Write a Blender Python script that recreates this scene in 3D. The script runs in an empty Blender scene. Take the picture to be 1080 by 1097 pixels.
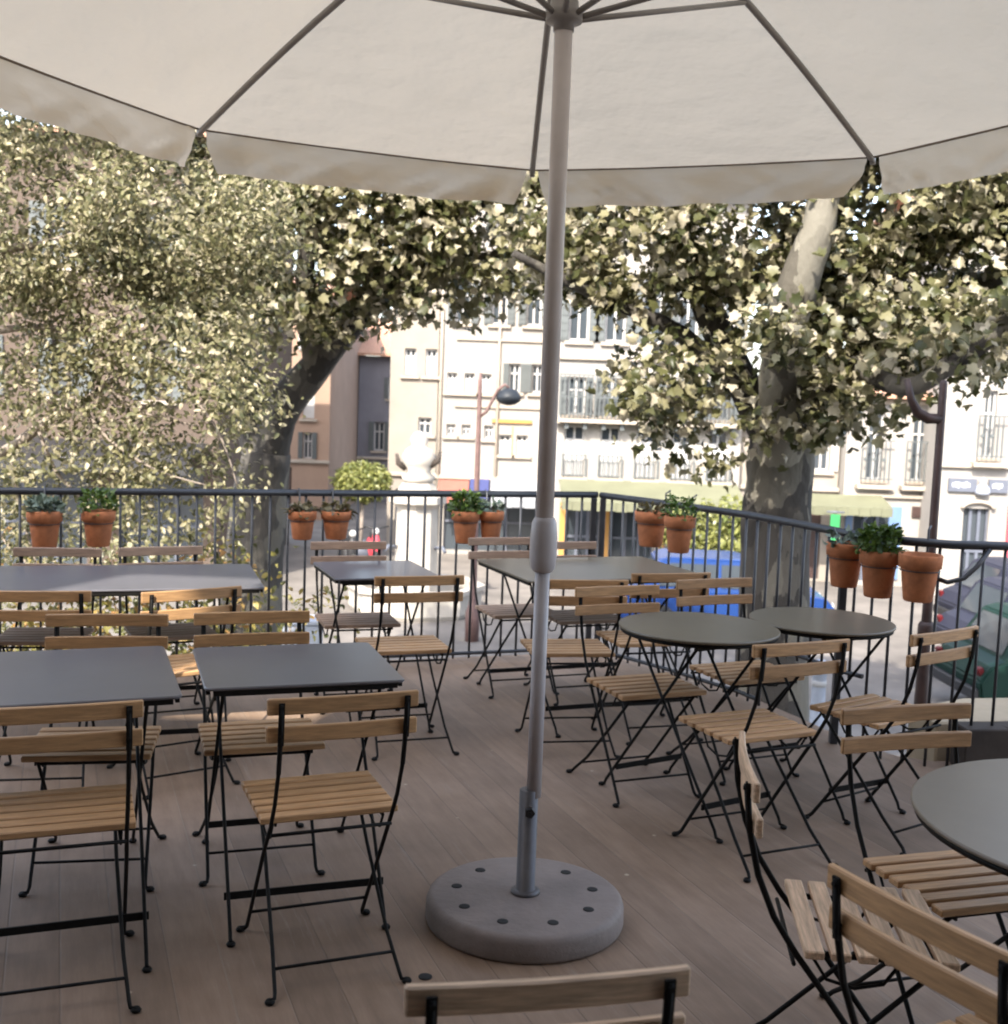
import bpy, bmesh, math, random
import numpy as np
from mathutils import Vector, Matrix, noise
R = math.radians
random.seed(7); rng = np.random.default_rng(11)
scene = bpy.context.scene
col = scene.collection
GZ = -2.6                                   # street level below the raised deck

# ------------------------------------------------------------------ helpers
class MB:
    def __init__(s): s.v = []; s.f = []; s.sm = []
    def add(s, v, f, smooth=False):
        o = len(s.v); s.v += [tuple(p) for p in v]
        for q in f: s.f.append([i + o for i in q]); s.sm.append(smooth)
        return s
    def box(s, c, d, rz=0, rx=0, ry=0):
        m = Matrix.Rotation(rz, 3, 'Z') @ Matrix.Rotation(ry, 3, 'Y') @ Matrix.Rotation(rx, 3, 'X')
        v = [Vector(c) + m @ Vector((a * d[0] / 2, b * d[1] / 2, e * d[2] / 2)) for a in (-1, 1) for b in (-1, 1) for e in (-1, 1)]
        return s.add(v, [(0, 1, 3, 2), (4, 6, 7, 5), (0, 4, 5, 1), (2, 3, 7, 6), (0, 2, 6, 4), (1, 5, 7, 3)])
    def tube(s, pts, r, n=8, flat=None):
        pts = [Vector(p) for p in pts]; rings = []
        rs = r if isinstance(r, (list, tuple)) else [r] * len(pts)
        t0 = (pts[1] - pts[0]).normalized()
        ref = Vector((1, 0, 0)) if abs(t0.x) < .9 else Vector((0, 1, 0))
        v = []
        for i, p in enumerate(pts):
            a = pts[max(0, i - 1)]; b = pts[min(len(pts) - 1, i + 1)]
            t = (b - a).normalized(); x = (ref - t * ref.dot(t)).normalized(); y = t.cross(x)
            ref = x
            for k in range(n):
                an = 2 * math.pi * k / n
                v.append(p + x * math.cos(an) * rs[i] * (flat or 1) + y * math.sin(an) * rs[i])
        f = [(i * n + k, i * n + (k + 1) % n, (i + 1) * n + (k + 1) % n, (i + 1) * n + k) for i in range(len(pts) - 1) for k in range(n)]
        s.add(v, f, True)
        o = len(s.v) - len(v)
        s.f.append([o + k for k in range(n)][::-1]); s.sm.append(False)
        s.f.append([o + (len(pts) - 1) * n + k for k in range(n)]); s.sm.append(False)
        return s
    def lathe(s, prof, n=24, c=(0, 0, 0), smooth=True, axis='Z'):
        v = []
        for r, z in prof:
            for k in range(n):
                a = 2 * math.pi * k / n
                q = (r * math.cos(a), r * math.sin(a), z)
                if axis == 'X': q = (q[2], q[0], q[1])
                if axis == 'Y': q = (q[0], q[2], q[1])
                v.append((c[0] + q[0], c[1] + q[1], c[2] + q[2]))
        f = [(i * n + k, i * n + (k + 1) % n, (i + 1) * n + (k + 1) % n, (i + 1) * n + k) for i in range(len(prof) - 1) for k in range(n)]
        s.add(v, f, smooth)
        o = len(s.v) - len(v)
        s.f.append([o + k for k in range(n)][::-1]); s.sm.append(False)
        s.f.append([o + (len(prof) - 1) * n + k for k in range(n)]); s.sm.append(False)
        return s
    def prism(s, poly, z0, z1):
        n = len(poly)
        v = [(x, y, z0) for x, y in poly] + [(x, y, z1) for x, y in poly]
        f = [list(range(n))[::-1], list(range(n, 2 * n))] + [(i, (i + 1) % n, n + (i + 1) % n, n + i) for i in range(n)]
        return s.add(v, f)
    def build(s, name, mat, parent=None, bevel=0, seg=1):
        me = bpy.data.meshes.new(name); me.from_pydata(s.v, [], s.f); me.materials.append(mat)
        me.polygons.foreach_set('use_smooth', s.sm)
        b = bmesh.new(); b.from_mesh(me)
        bmesh.ops.recalc_face_normals(b, faces=b.faces)
        if bevel:
            ed = [e for e in b.edges if len(e.link_faces) == 2 and e.calc_face_angle(0) > .7]
            bmesh.ops.bevel(b, geom=ed, offset=bevel, segments=seg, affect='EDGES', clamp_overlap=True)
        b.to_mesh(me); b.free()
        return link(name, me, parent)

def link(name, me, parent=None):
    o = bpy.data.objects.new(name, me); col.objects.link(o)
    if parent: o.parent = parent
    return o
def thing(name, label, cat, loc=(0, 0, 0), rz=0, group=None):
    o = bpy.data.objects.new(name, None); col.objects.link(o)
    o.location = loc; o.rotation_euler = (0, 0, rz); o.empty_display_size = .1
    return tag(o, label, cat, group)
def tag(o, label, cat, group=None):
    o['label'] = label; o['category'] = cat
    if group: o['group'] = group
    return o
def struct(o, kind='structure'):
    o['kind'] = kind; return o
def copy_tree(o, parent=None):
    c = o.copy(); col.objects.link(c)
    if parent: c.parent = parent
    for ch in list(o.children): copy_tree(ch, c)
    return c

# ------------------------------------------------------------------ materials
def new_mat(name):
    m = bpy.data.materials.new(name); m.use_nodes = True
    nt = m.node_tree; b = nt.nodes['Principled BSDF']
    return m, nt, b
def N(nt, typ, **kw):
    n = nt.nodes.new(typ)
    for k, v in kw.items():
        if k.startswith('i_'):
            key = k[2:]; n.inputs[int(key) if key.isdigit() else key.replace('_', ' ')].default_value = v
        else: setattr(n, k, v)
    return n
def sc(c, k): return (min(1, c[0] * k), min(1, c[1] * k), min(1, c[2] * k), 1)
def M(name, c, rough=.6, metal=0, var=.18, scale=5, bump=0, stretch=(1, 1, 1), spec=.5, detail=6, bscale=None, island=0, bdist=.004):
    m, nt, b = new_mat(name); L = nt.links.new
    tc = N(nt, 'ShaderNodeTexCoord'); mp = N(nt, 'ShaderNodeMapping'); mp.inputs['Scale'].default_value = stretch
    L(tc.outputs['Object'], mp.inputs[0])
    no = N(nt, 'ShaderNodeTexNoise', i_Scale=scale, i_Detail=detail, i_Roughness=.62)
    L(mp.outputs[0], no.inputs['Vector'])
    cr = N(nt, 'ShaderNodeValToRGB'); e = cr.color_ramp.elements
    e[0].position = .3; e[1].position = .7; e[0].color = sc(c, 1 - var); e[1].color = sc(c, 1 + var)
    L(no.outputs['Fac'], cr.inputs[0]); out = cr.outputs[0]
    if island:
        g = N(nt, 'ShaderNodeNewGeometry'); oi = N(nt, 'ShaderNodeObjectInfo')
        ad = N(nt, 'ShaderNodeMath', operation='ADD'); L(g.outputs['Random Per Island'], ad.inputs[0]); L(oi.outputs['Random'], ad.inputs[1])
        mr = N(nt, 'ShaderNodeMapRange', i_1=0., i_2=2., i_3=1 - island, i_4=1 + island); L(ad.outputs[0], mr.inputs[0])
        hs = N(nt, 'ShaderNodeHueSaturation'); L(mr.outputs[0], hs.inputs['Value']); L(out, hs.inputs['Color']); out = hs.outputs[0]
    L(out, b.inputs['Base Color'])
    b.inputs['Roughness'].default_value = rough; b.inputs['Metallic'].default_value = metal
    b.inputs['Specular IOR Level'].default_value = spec
    if bump:
        n2 = N(nt, 'ShaderNodeTexNoise', i_Scale=bscale or scale * 6, i_Detail=5.); L(mp.outputs[0], n2.inputs['Vector'])
        bp = N(nt, 'ShaderNodeBump', i_Strength=bump, i_Distance=bdist); L(n2.outputs['Fac'], bp.inputs['Height']); L(bp.outputs[0], b.inputs['Normal'])
    return m
def fabric(name, c, trans=.5, bmp=.6, var=1.):
    m, nt, b = new_mat(name); L = nt.links.new
    nt.nodes.remove(b); out = nt.nodes['Material Output']
    tc = N(nt, 'ShaderNodeTexCoord')
    no = N(nt, 'ShaderNodeTexNoise', i_Scale=2.2, i_Detail=4.); L(tc.outputs['Object'], no.inputs['Vector'])
    cr = N(nt, 'ShaderNodeValToRGB'); cr.color_ramp.elements[0].color = sc(c, 1 - .07 * var); cr.color_ramp.elements[1].color = sc(c, 1 + .06 * var); L(no.outputs['Fac'], cr.inputs[0])
    d = N(nt, 'ShaderNodeBsdfDiffuse', i_Roughness=.6); t = N(nt, 'ShaderNodeBsdfTranslucent'); mx = N(nt, 'ShaderNodeMixShader', i_0=trans)
    n2 = N(nt, 'ShaderNodeTexNoise', i_Scale=5., i_Detail=3.); mp = N(nt, 'ShaderNodeMapping'); mp.inputs['Scale'].default_value = (1, 1, 2.5)
    L(tc.outputs['Object'], mp.inputs[0]); L(mp.outputs[0], n2.inputs['Vector'])
    bp = N(nt, 'ShaderNodeBump', i_Strength=bmp, i_Distance=.05); L(n2.outputs['Fac'], bp.inputs['Height'])
    L(cr.outputs[0], d.inputs[0]); L(cr.outputs[0], t.inputs[0]); L(bp.outputs[0], d.inputs['Normal']); L(bp.outputs[0], t.inputs['Normal'])
    L(d.outputs[0], mx.inputs[1]); L(t.outputs[0], mx.inputs[2]); L(mx.outputs[0], out.inputs[0])
    return m
def leafmat(name, cols, trans=.35):
    m, nt, b = new_mat(name); L = nt.links.new; out = nt.nodes['Material Output']
    g = N(nt, 'ShaderNodeNewGeometry'); cr = N(nt, 'ShaderNodeValToRGB'); e = cr.color_ramp.elements
    while len(e) < len(cols): e.new(.5)
    for i, (p, c) in enumerate(cols): e[i].position = p; e[i].color = (*c, 1)
    L(g.outputs['Random Per Island'], cr.inputs[0])
    L(cr.outputs[0], b.inputs['Base Color']); b.inputs['Roughness'].default_value = .38; b.inputs['Specular IOR Level'].default_value = .5
    t = N(nt, 'ShaderNodeBsdfTranslucent'); L(cr.outputs[0], t.inputs[0])
    mx = N(nt, 'ShaderNodeMixShader', i_0=trans); L(b.outputs[0], mx.inputs[1]); L(t.outputs[0], mx.inputs[2]); L(mx.outputs[0], out.inputs[0])
    return m
def deckmat():
    m, nt, b = new_mat('deck_boards'); L = nt.links.new
    tc = N(nt, 'ShaderNodeTexCoord'); sx = N(nt, 'ShaderNodeSeparateXYZ'); L(tc.outputs['Object'], sx.inputs[0])
    dv = N(nt, 'ShaderNodeMath', operation='DIVIDE', i_1=.142); L(sx.outputs[0], dv.inputs[0])
    fr = N(nt, 'ShaderNodeMath', operation='FRACT'); L(dv.outputs[0], fr.inputs[0])
    fl = N(nt, 'ShaderNodeMath', operation='FLOOR'); L(dv.outputs[0], fl.inputs[0])
    wn = N(nt, 'ShaderNodeTexWhiteNoise', noise_dimensions='1D'); L(fl.outputs[0], wn.inputs['W'])
    # seam: |fract-.5| > .485
    sb = N(nt, 'ShaderNodeMath', operation='SUBTRACT', i_1=.5); L(fr.outputs[0], sb.inputs[0])
    ab = N(nt, 'ShaderNodeMath', operation='ABSOLUTE'); L(sb.outputs[0], ab.inputs[0])
    seam = N(nt, 'ShaderNodeMapRange', i_1=.474, i_2=.494, i_3=0., i_4=.38); L(ab.outputs[0], seam.inputs[0])
    mp = N(nt, 'ShaderNodeMapping'); mp.inputs['Scale'].default_value = (6, .7, 1); L(tc.outputs['Object'], mp.inputs[0])
    gr = N(nt, 'ShaderNodeTexNoise', i_Scale=4., i_Detail=8., i_Roughness=.7); L(mp.outputs[0], gr.inputs['Vector'])
    bl = N(nt, 'ShaderNodeTexNoise', i_Scale=.75, i_Detail=5., i_Roughness=.65); L(tc.outputs['Object'], bl.inputs['Vector'])
    c1 = N(nt, 'ShaderNodeValToRGB'); e = c1.color_ramp.elements
    e[0].position = .28; e[0].color = (.182, .124, .086, 1); e[1].position = .75; e[1].color = (.29, .212, .156, 1)
    L(gr.outputs['Fac'], c1.inputs[0])
    c2 = N(nt, 'ShaderNodeValToRGB'); e = c2.color_ramp.elements
    e[0].position = .34; e[0].color = (.74, .68, .60, 1); e[1].position = .64; e[1].color = (1.24, 1.2, 1.16, 1); L(bl.outputs['Fac'], c2.inputs[0])
    m1 = N(nt, 'ShaderNodeMix', data_type='RGBA', blend_type='MULTIPLY'); m1.inputs[0].default_value = 1
    L(c1.outputs[0], m1.inputs[6]); L(c2.outputs[0], m1.inputs[7])
    mr = N(nt, 'ShaderNodeMapRange', i_1=0., i_2=1., i_3=.88, i_4=1.12); L(wn.outputs['Value'], mr.inputs[0])
    hs = N(nt, 'ShaderNodeHueSaturation'); L(mr.outputs[0], hs.inputs['Value']); L(m1.outputs[2], hs.inputs['Color'])
    # pale worn scuffs, long along the boards and close to some seams
    mp2 = N(nt, 'ShaderNodeMapping'); mp2.inputs['Scale'].default_value = (14, .8, 1); L(tc.outputs['Object'], mp2.inputs[0])
    sf = N(nt, 'ShaderNodeTexNoise', i_Scale=1.6, i_Detail=9., i_Roughness=.75); L(mp2.outputs[0], sf.inputs['Vector'])
    s2 = N(nt, 'ShaderNodeMapRange', i_1=.59, i_2=.73, i_3=0., i_4=.6); L(sf.outputs['Fac'], s2.inputs[0])
    m2 = N(nt, 'ShaderNodeMix', data_type='RGBA'); m2.inputs[7].default_value = (.34, .29, .24, 1)
    L(s2.outputs[0], m2.inputs[0]); L(hs.outputs[0], m2.inputs[6])
    # small chips
    ch = N(nt, 'ShaderNodeTexVoronoi', i_Scale=5.); L(tc.outputs['Object'], ch.inputs['Vector'])
    s3 = N(nt, 'ShaderNodeMapRange', i_1=.03, i_2=.05, i_3=.85, i_4=0.); L(ch.outputs['Distance'], s3.inputs[0])
    gate = N(nt, 'ShaderNodeMapRange', i_1=.46, i_2=.5, i_3=0., i_4=1.); L(bl.outputs['Fac'], gate.inputs[0])
    mu = N(nt, 'ShaderNodeMath', operation='MULTIPLY'); L(s3.outputs[0], mu.inputs[0]); L(gate.outputs[0], mu.inputs[1])
    m3 = N(nt, 'ShaderNodeMix', data_type='RGBA'); m3.inputs[7].default_value = (.5, .42, .31, 1); L(mu.outputs[0], m3.inputs[0]); L(m2.outputs[2], m3.inputs[6])
    # seams, some filled with pale dust
    wv = N(nt, 'ShaderNodeMath', operation='GREATER_THAN', i_1=.72); L(wn.outputs['Value'], wv.inputs[0])
    ms = N(nt, 'ShaderNodeMix', data_type='RGBA'); ms.inputs[6].default_value = (.085, .063, .048, 1); ms.inputs[7].default_value = (.27, .22, .17, 1); L(wv.outputs[0], ms.inputs[0])
    m4 = N(nt, 'ShaderNodeMix', data_type='RGBA'); L(ms.outputs[2], m4.inputs[7]); L(seam.outputs[0], m4.inputs[0]); L(m3.outputs[2], m4.inputs[6])
    L(m4.outputs[2], b.inputs['Base Color'])
    rr = N(nt, 'ShaderNodeMapRange', i_1=0., i_2=1., i_3=.5, i_4=.75); L(gr.outputs['Fac'], rr.inputs[0]); L(rr.outputs[0], b.inputs['Roughness'])
    hgt = N(nt, 'ShaderNodeMath', operation='MULTIPLY_ADD', i_1=-1.); L(seam.outputs[0], hgt.inputs[0]); g3 = N(nt, 'ShaderNodeMath', operation='MULTIPLY', i_1=.3); L(gr.outputs['Fac'], g3.inputs[0]); L(g3.outputs[0], hgt.inputs[2])
    bp = N(nt, 'ShaderNodeBump', i_Strength=.45, i_Distance=.004); L(hgt.outputs[0], bp.inputs['Height']); L(bp.outputs[0], b.inputs['Normal'])
    return m
def barkmat(name, c1, c2, c3):
    m, nt, b = new_mat(name); L = nt.links.new
    tc = N(nt, 'ShaderNodeTexCoord'); mp = N(nt, 'ShaderNodeMapping'); mp.inputs['Scale'].default_value = (1, 1, .5); L(tc.outputs['Object'], mp.inputs[0])
    n0 = N(nt, 'ShaderNodeTexNoise', i_Scale=3., i_Detail=6.); L(mp.outputs[0], n0.inputs['Vector'])
    vm = N(nt, 'ShaderNodeMix', data_type='VECTOR'); vm.inputs[0].default_value = .3; L(mp.outputs[0], vm.inputs[4]); L(n0.outputs['Color'], vm.inputs[5])
    vo = N(nt, 'ShaderNodeTexVoronoi', i_Scale=6.); L(vm.outputs[1], vo.inputs['Vector'])
    bw = N(nt, 'ShaderNodeSeparateColor'); L(vo.outputs['Color'], bw.inputs[0])
    cr = N(nt, 'ShaderNodeValToRGB'); e = cr.color_ramp.elements; e.new(.5)
    for i, (p, c) in enumerate(((.25, c1), (.55, c2), (.8, c3))): e[i].position = p; e[i].color = (*c, 1)
    L(bw.outputs[0], cr.inputs[0]); L(cr.outputs[0], b.inputs['Base Color']); b.inputs['Roughness'].default_value = .85
    n2 = N(nt, 'ShaderNodeTexNoise', i_Scale=14., i_Detail=8.); L(mp.outputs[0], n2.inputs['Vector'])
    bp = N(nt, 'ShaderNodeBump', i_Strength=.8, i_Distance=.03); L(n2.outputs['Fac'], bp.inputs['Height']); L(bp.outputs[0], b.inputs['Normal'])
    return m
def glassmat(name, c=(.05, .06, .07)):
    m, nt, b = new_mat(name); b.inputs['Base Color'].default_value = (*c, 1); b.inputs['Roughness'].default_value = .08
    return m

WOOD = M('pine_slats', (.44, .255, .122), .42, var=.28, scale=3, stretch=(3, 40, 40), bump=.25, bscale=6, island=.24)
WOOD3 = M('pale_worn_slats', (.56, .385, .25), .6, var=.35, scale=3, stretch=(3, 40, 40), bump=.3, bscale=6, island=.2)
WOOD2 = M('weathered_slats', (.30, .205, .145), .55, var=.28, scale=3, stretch=(3, 40, 40), bump=.3, bscale=6, island=.26)
IRON = M('black_metal', (.010, .0095, .009), .6, var=.3, scale=30, spec=.16)
TOPM = M('grey_tabletop', (.124, .122, .136), .3, var=.10, scale=3, spec=.5, bump=.04, bscale=3, bdist=.01)
TOPW = M('taupe_tabletop', (.155, .132, .096), .34, var=.10, scale=3, spec=.5, bump=.04, bscale=3, bdist=.01)
TOPL = M('pale_tabletop', (.20, .17, .135), .36, var=.08, scale=3, bump=.04, bscale=3, bdist=.01)
POLEU = M('taupe_painted_pole', (.68, .625, .60), .4, var=.06, scale=8)
POLE = M('grey_painted_pole', (.48, .45, .46), .4, var=.06, scale=8)
TUBE = M('dark_steel_tube', (.11, .105, .11), .45, metal=.3, var=.2, scale=12)
BASEM = M('concrete_base', (.215, .178, .162), .62, var=.22, scale=4.5, bump=.5, bscale=55, detail=10)
HOLE = M('dark_hole', (.02, .02, .02), .9)
CANVAS = fabric('canopy_canvas', (.735, .615, .455), .5)
VAL = fabric('valance_canvas', (.74, .64, .50), .42, .15, .4)
HEM = M('hem_tape', (.20, .155, .115), .8, var=.1)
RIBM = M('umbrella_ribs', (.30, .28, .26), .4, var=.1, scale=8)
TERRA = M('terracotta', (.46, .17, .072), .85, var=.42, scale=9, bump=.3)
SOIL = M('potting_soil', (.04, .03, .02), .95)
DKMET = M('dark_enamel', (.02, .024, .03), .5, var=.2, spec=.25)
RAILM = M('railing_paint', (.03, .033, .04), .4, var=.25, scale=14, spec=.6)
RUST = M('rusty_brown_paint', (.045, .024, .02), .55, var=.35, scale=10)
PINKP = M('faded_red_paint', (.12, .068, .06), .6, var=.25, scale=8)
DECK = deckmat()
BARK = barkmat('plane_bark', (.032, .028, .024), (.058, .051, .043), (.13, .118, .095))
BARKP = barkmat('pale_plane_bark', (.085, .075, .058), (.15, .138, .11), (.25, .23, .185))
TWIG = M('twig_bark', (.30, .25, .21), .85, var=.3, scale=10, bump=.3)
LEAFP = leafmat('plane_leaves', [(0, (.045, .055, .02)), (.3, (.12, .12, .048)), (.62, (.28, .258, .145)), (1, (.54, .485, .375))], .38)
LEAFC = leafmat('small_leaves', [(0, (.075, .08, .034)), (.35, (.20, .195, .095)), (.7, (.34, .31, .175)), (1, (.52, .46, .325))], .4)
LEAFS = leafmat('shrub_leaves', [(0, (.05, .06, .02)), (.4, (.19, .18, .05)), (.75, (.34, .27, .08)), (1, (.42, .22, .08))], .3)
LEAFG = leafmat('pot_leaves', [(0, (.03, .07, .012)), (1, (.13, .2, .03))], .25)
LEAFB = leafmat('grey_leaves', [(0, (.08, .12, .08)), (1, (.22, .27, .2))], .2)
LEAFD = leafmat('dry_leaves', [(0, (.06, .05, .025)), (1, (.17, .14, .06))], .2)
BUSHG = leafmat('topiary_leaves', [(0, (.10, .125, .03)), (1, (.27, .27, .085))], .3)
CREAM = M('cream_stucco', (.27, .236, .20), .9, var=.14, scale=.7, bump=.2, bscale=20)
WHITE = M('white_stucco', (.285, .265, .242), .9, var=.14, scale=.7, bump=.2, bscale=20)
PEACH = M('peach_stucco', (.30, .205, .15), .9, var=.1, scale=1.3, bump=.2, bscale=20)
LILAC = M('grey_stucco', (.15, .148, .17), .9, var=.12, scale=1.3, bump=.2, bscale=20)
BROWN = M('brown_stucco', (.085, .062, .048), .9, var=.15, scale=1.3, bump=.2, bscale=20)
OCHRE = M('ochre_panel', (.42, .22, .06), .7, var=.1, scale=2)
SHADEW = M('dark_ochre_stucco', (.16, .12, .085), .9, var=.15, scale=1.3, bump=.2, bscale=20)  # kept dark so the added building front bounces little light
TILE = M('roof_tiles', (.42, .24, .16), .85, var=.3, scale=9, stretch=(3, .6, 1), bump=.5, bscale=8, bdist=.04)
STONE = M('pale_stone', (.36, .33, .29), .85, var=.12, scale=3, bump=.3, bscale=15)
AWND = M('dark_brown_canvas', (.06, .045, .035), .85, var=.1, scale=2)
TAN = M('tan_stone', (.44, .35, .235), .85, var=.15, scale=3, bump=.3)
STONED = M('dark_stone', (.045, .034, .027), .85, var=.3, scale=5, bump=.4)
TRIM = M('window_trim', (.33, .285, .235), .8, var=.06)
SHUT = M('pale_shutters', (.40, .39, .38), .7, var=.06)
SHUTG = M('grey_shutters', (.09, .10, .10), .7, var=.1)
GLASS = glassmat('window_glass')
AWNY = M('yellow_green_awning', (.135, .137, .085), .8, var=.12, scale=1.5)
AWNG = M('striped_grey_awning', (.24, .25, .27), .8, var=.1)
AWNR = M('red_awning', (.28, .10, .075), .8, var=.1)
AWNB = M('blue_awning', (.04, .05, .15), .8, var=.1)
SIGNM = M('slate_sign', (.10, .11, .14), .6, var=.1)
SIGNT = M('pale_lettering', (.62, .64, .68), .6)
PALEB = M('pale_blue_paint', (.12, .20, .36), .6, var=.1)
GREENP = M('green_cloth', (.02, .2, .06), .7, var=.1)
TAILR = M('tail_light_red', (.09, .008, .01), .5, spec=.2)
REDP = M('red_paint', (.5, .05, .07), .6)
DGREEN = M('dark_green_paint', (.02, .07, .05), .5)
CARW = M('slate_car_paint', (.024, .026, .042), .5, var=.05, spec=.2)
CARG = M('green_car_paint', (.006, .026, .019), .5, var=.05, spec=.2)
CARB = M('blue_car_paint', (.014, .045, .17), .25, var=.05, spec=.6)
BLACKP = M('black_plastic', (.02, .02, .022), .5)
TYRE = M('tyre_rubber', (.02, .02, .02), .85)
CHROME = M('chrome', (.6, .6, .6), .25, metal=1, var=.05)
PAVE = M('paving', (.155, .138, .122), .85, var=.35, scale=.8, bump=.3, bscale=8, detail=10)
ASPH = M('asphalt', (.075, .075, .085), .85, var=.25, scale=3, bump=.4, bscale=40)
PAINT = M('road_paint', (.55, .54, .52), .7, var=.08, scale=6)
GREYM = M('grey_enamel', (.33, .36, .42), .5, var=.1)

# ------------------------------------------------------------------ camera, light
cam = bpy.data.cameras.new('camera'); co = bpy.data.objects.new('camera', cam); col.objects.link(co); scene.camera = co
F, PITCH, ROLL, H = 1253.97, .0975, .0356, 1.6023
cp, sp = math.cos(PITCH), math.sin(PITCH); cr_, sr_ = math.cos(ROLL), math.sin(ROLL)
fw = Vector((0, cp, -sp)); up = Vector((0, sp, cp)); rt = Vector((1, 0, 0))
r2 = cr_ * rt + sr_ * up; u2 = -sr_ * rt + cr_ * up
co.matrix_world = Matrix(((r2.x, u2.x, -fw.x, 0), (r2.y, u2.y, -fw.y, 0), (r2.z, u2.z, -fw.z, H), (0, 0, 0, 1)))
cam.sensor_fit = 'HORIZONTAL'; cam.sensor_width = 36; cam.lens = 36 * F / 1080
cam.clip_end = 1500; cam.clip_start = .05
cam.dof.use_dof = True; cam.dof.focus_distance = 3.3; cam.dof.aperture_fstop = 6.0

EL, AZ = R(42), R(20)
d = Vector((math.sin(AZ) * math.cos(EL), math.cos(AZ) * math.cos(EL), -math.sin(EL)))
sun = bpy.data.lights.new('sun', 'SUN'); so = bpy.data.objects.new('sun', sun); col.objects.link(so)
so.rotation_euler = d.to_track_quat('-Z', 'Y').to_euler(); so.location = (-8, -15, 20)
sun.energy = 2.2; sun.angle = R(.5); sun.color = (1, .93, .82)
w = bpy.data.worlds.new('World'); scene.world = w; w.use_nodes = True
nt = w.node_tree; bg = nt.nodes['Background']; sky = nt.nodes.new('ShaderNodeTexSky'); sky.sky_type = 'NISHITA'
sky.sun_disc = False; sky.sun_elevation = EL; sky.sun_rotation = math.atan2(-d.x, -d.y) % (2 * math.pi)
sky.air_density = 1; sky.dust_density = 2.5; sky.ozone_density = 1
hsv = nt.nodes.new('ShaderNodeHueSaturation'); hsv.inputs['Saturation'].default_value = .68
nt.links.new(sky.outputs[0], hsv.inputs['Color']); nt.links.new(hsv.outputs[0], bg.inputs[0]); bg.inputs[1].default_value = .15
scene.view_settings.view_transform = 'Standard'; scene.view_settings.look = 'None'
scene.view_settings.exposure = 2.3; scene.view_settings.gamma = 1
scene.cycles.filter_width = 1.9
scene.cycles.max_bounces = 8; scene.cycles.diffuse_bounces = 4; scene.cycles.transparent_max_bounces = 8
scene.cycles.use_denoising = True; scene.cycles.sample_clamp_indirect = 6

# ------------------------------------------------------------------ ground, road, deck
g = MB().add([(-400, -400, GZ), (400, -400, GZ), (400, 400, GZ), (-400, 400, GZ)], [(0, 1, 2, 3)]); struct(g.build('ground', PAVE))
rd = MB().prism([(7.2, 8), (14.5, 9), (17.5, 25.5), (10.0, 25.5)], GZ + .001, GZ + .004); struct(rd.build('road', ASPH))
RD = .365                                    # direction of boards, railing and table rows
back_rail = [(-5.6, 5.07), (-2.65, 6.12), (.577, 7.27)]
right_rail = [(.60, 7.25), (1.0, 6.74), (1.31, 6.28), (1.49, 5.87), (1.63, 5.50), (1.80, 5.27), (2.0, 5.18), (2.3, 5.21), (2.9, 5.36), (3.9, 5.62)]
outl = [(-6, -2.2), (5, -2.2), (5, 6.0), (3.9, 5.72), (2.9, 5.46), (2.3, 5.31), (2.02, 5.28), (1.88, 5.34), (1.73, 5.55), (1.59, 5.92), (1.41, 6.34), (1.09, 6.81), (.62, 7.40), (-2.7, 6.22), (-6, 5.05)]
def rot2(p, a): return (p[0] * math.cos(a) - p[1] * math.sin(a), p[0] * math.sin(a) + p[1] * math.cos(a))
dk = MB().prism([rot2(p, -RD) for p in outl], -.16, 0).build('deck', DECK); dk.rotation_euler.z = RD; struct(dk)
def inset(p): return (p[0] * .96 - .02, p[1] * .97 - .05)
tb = MB().prism([inset(p) for p in outl], GZ - .2, -.165).build('terrace_base', STONE); struct(tb)
kb = MB()
kp = [(2.1, 5.19), (2.3, 5.21), (2.9, 5.36), (3.9, 5.62)]
for a, b in zip(kp, kp[1:]):
    a = Vector(a); b = Vector(b); c = (a + b) / 2; an = math.atan2(b.y - a.y, b.x - a.x)
    kb.box((c.x, c.y, .10), ((b - a).length + .01, .14, .197), rz=an)
tag(kb.build('timber_kerb', STONED, bevel=.006), 'low dark timber kerb under the right end of the railing', 'kerb')
sl = MB()
sl.prism([(2.05, 5.33), (2.95, 5.50), (3.9, 5.75), (3.9, 6.1), (2.35, 5.82), (2.0, 5.58)], -.2, .17)
tag(sl.build('stone_ledge', TAN, bevel=.01), 'sunlit pale stone ledge just outside the railing on the right', 'ledge')

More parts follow.
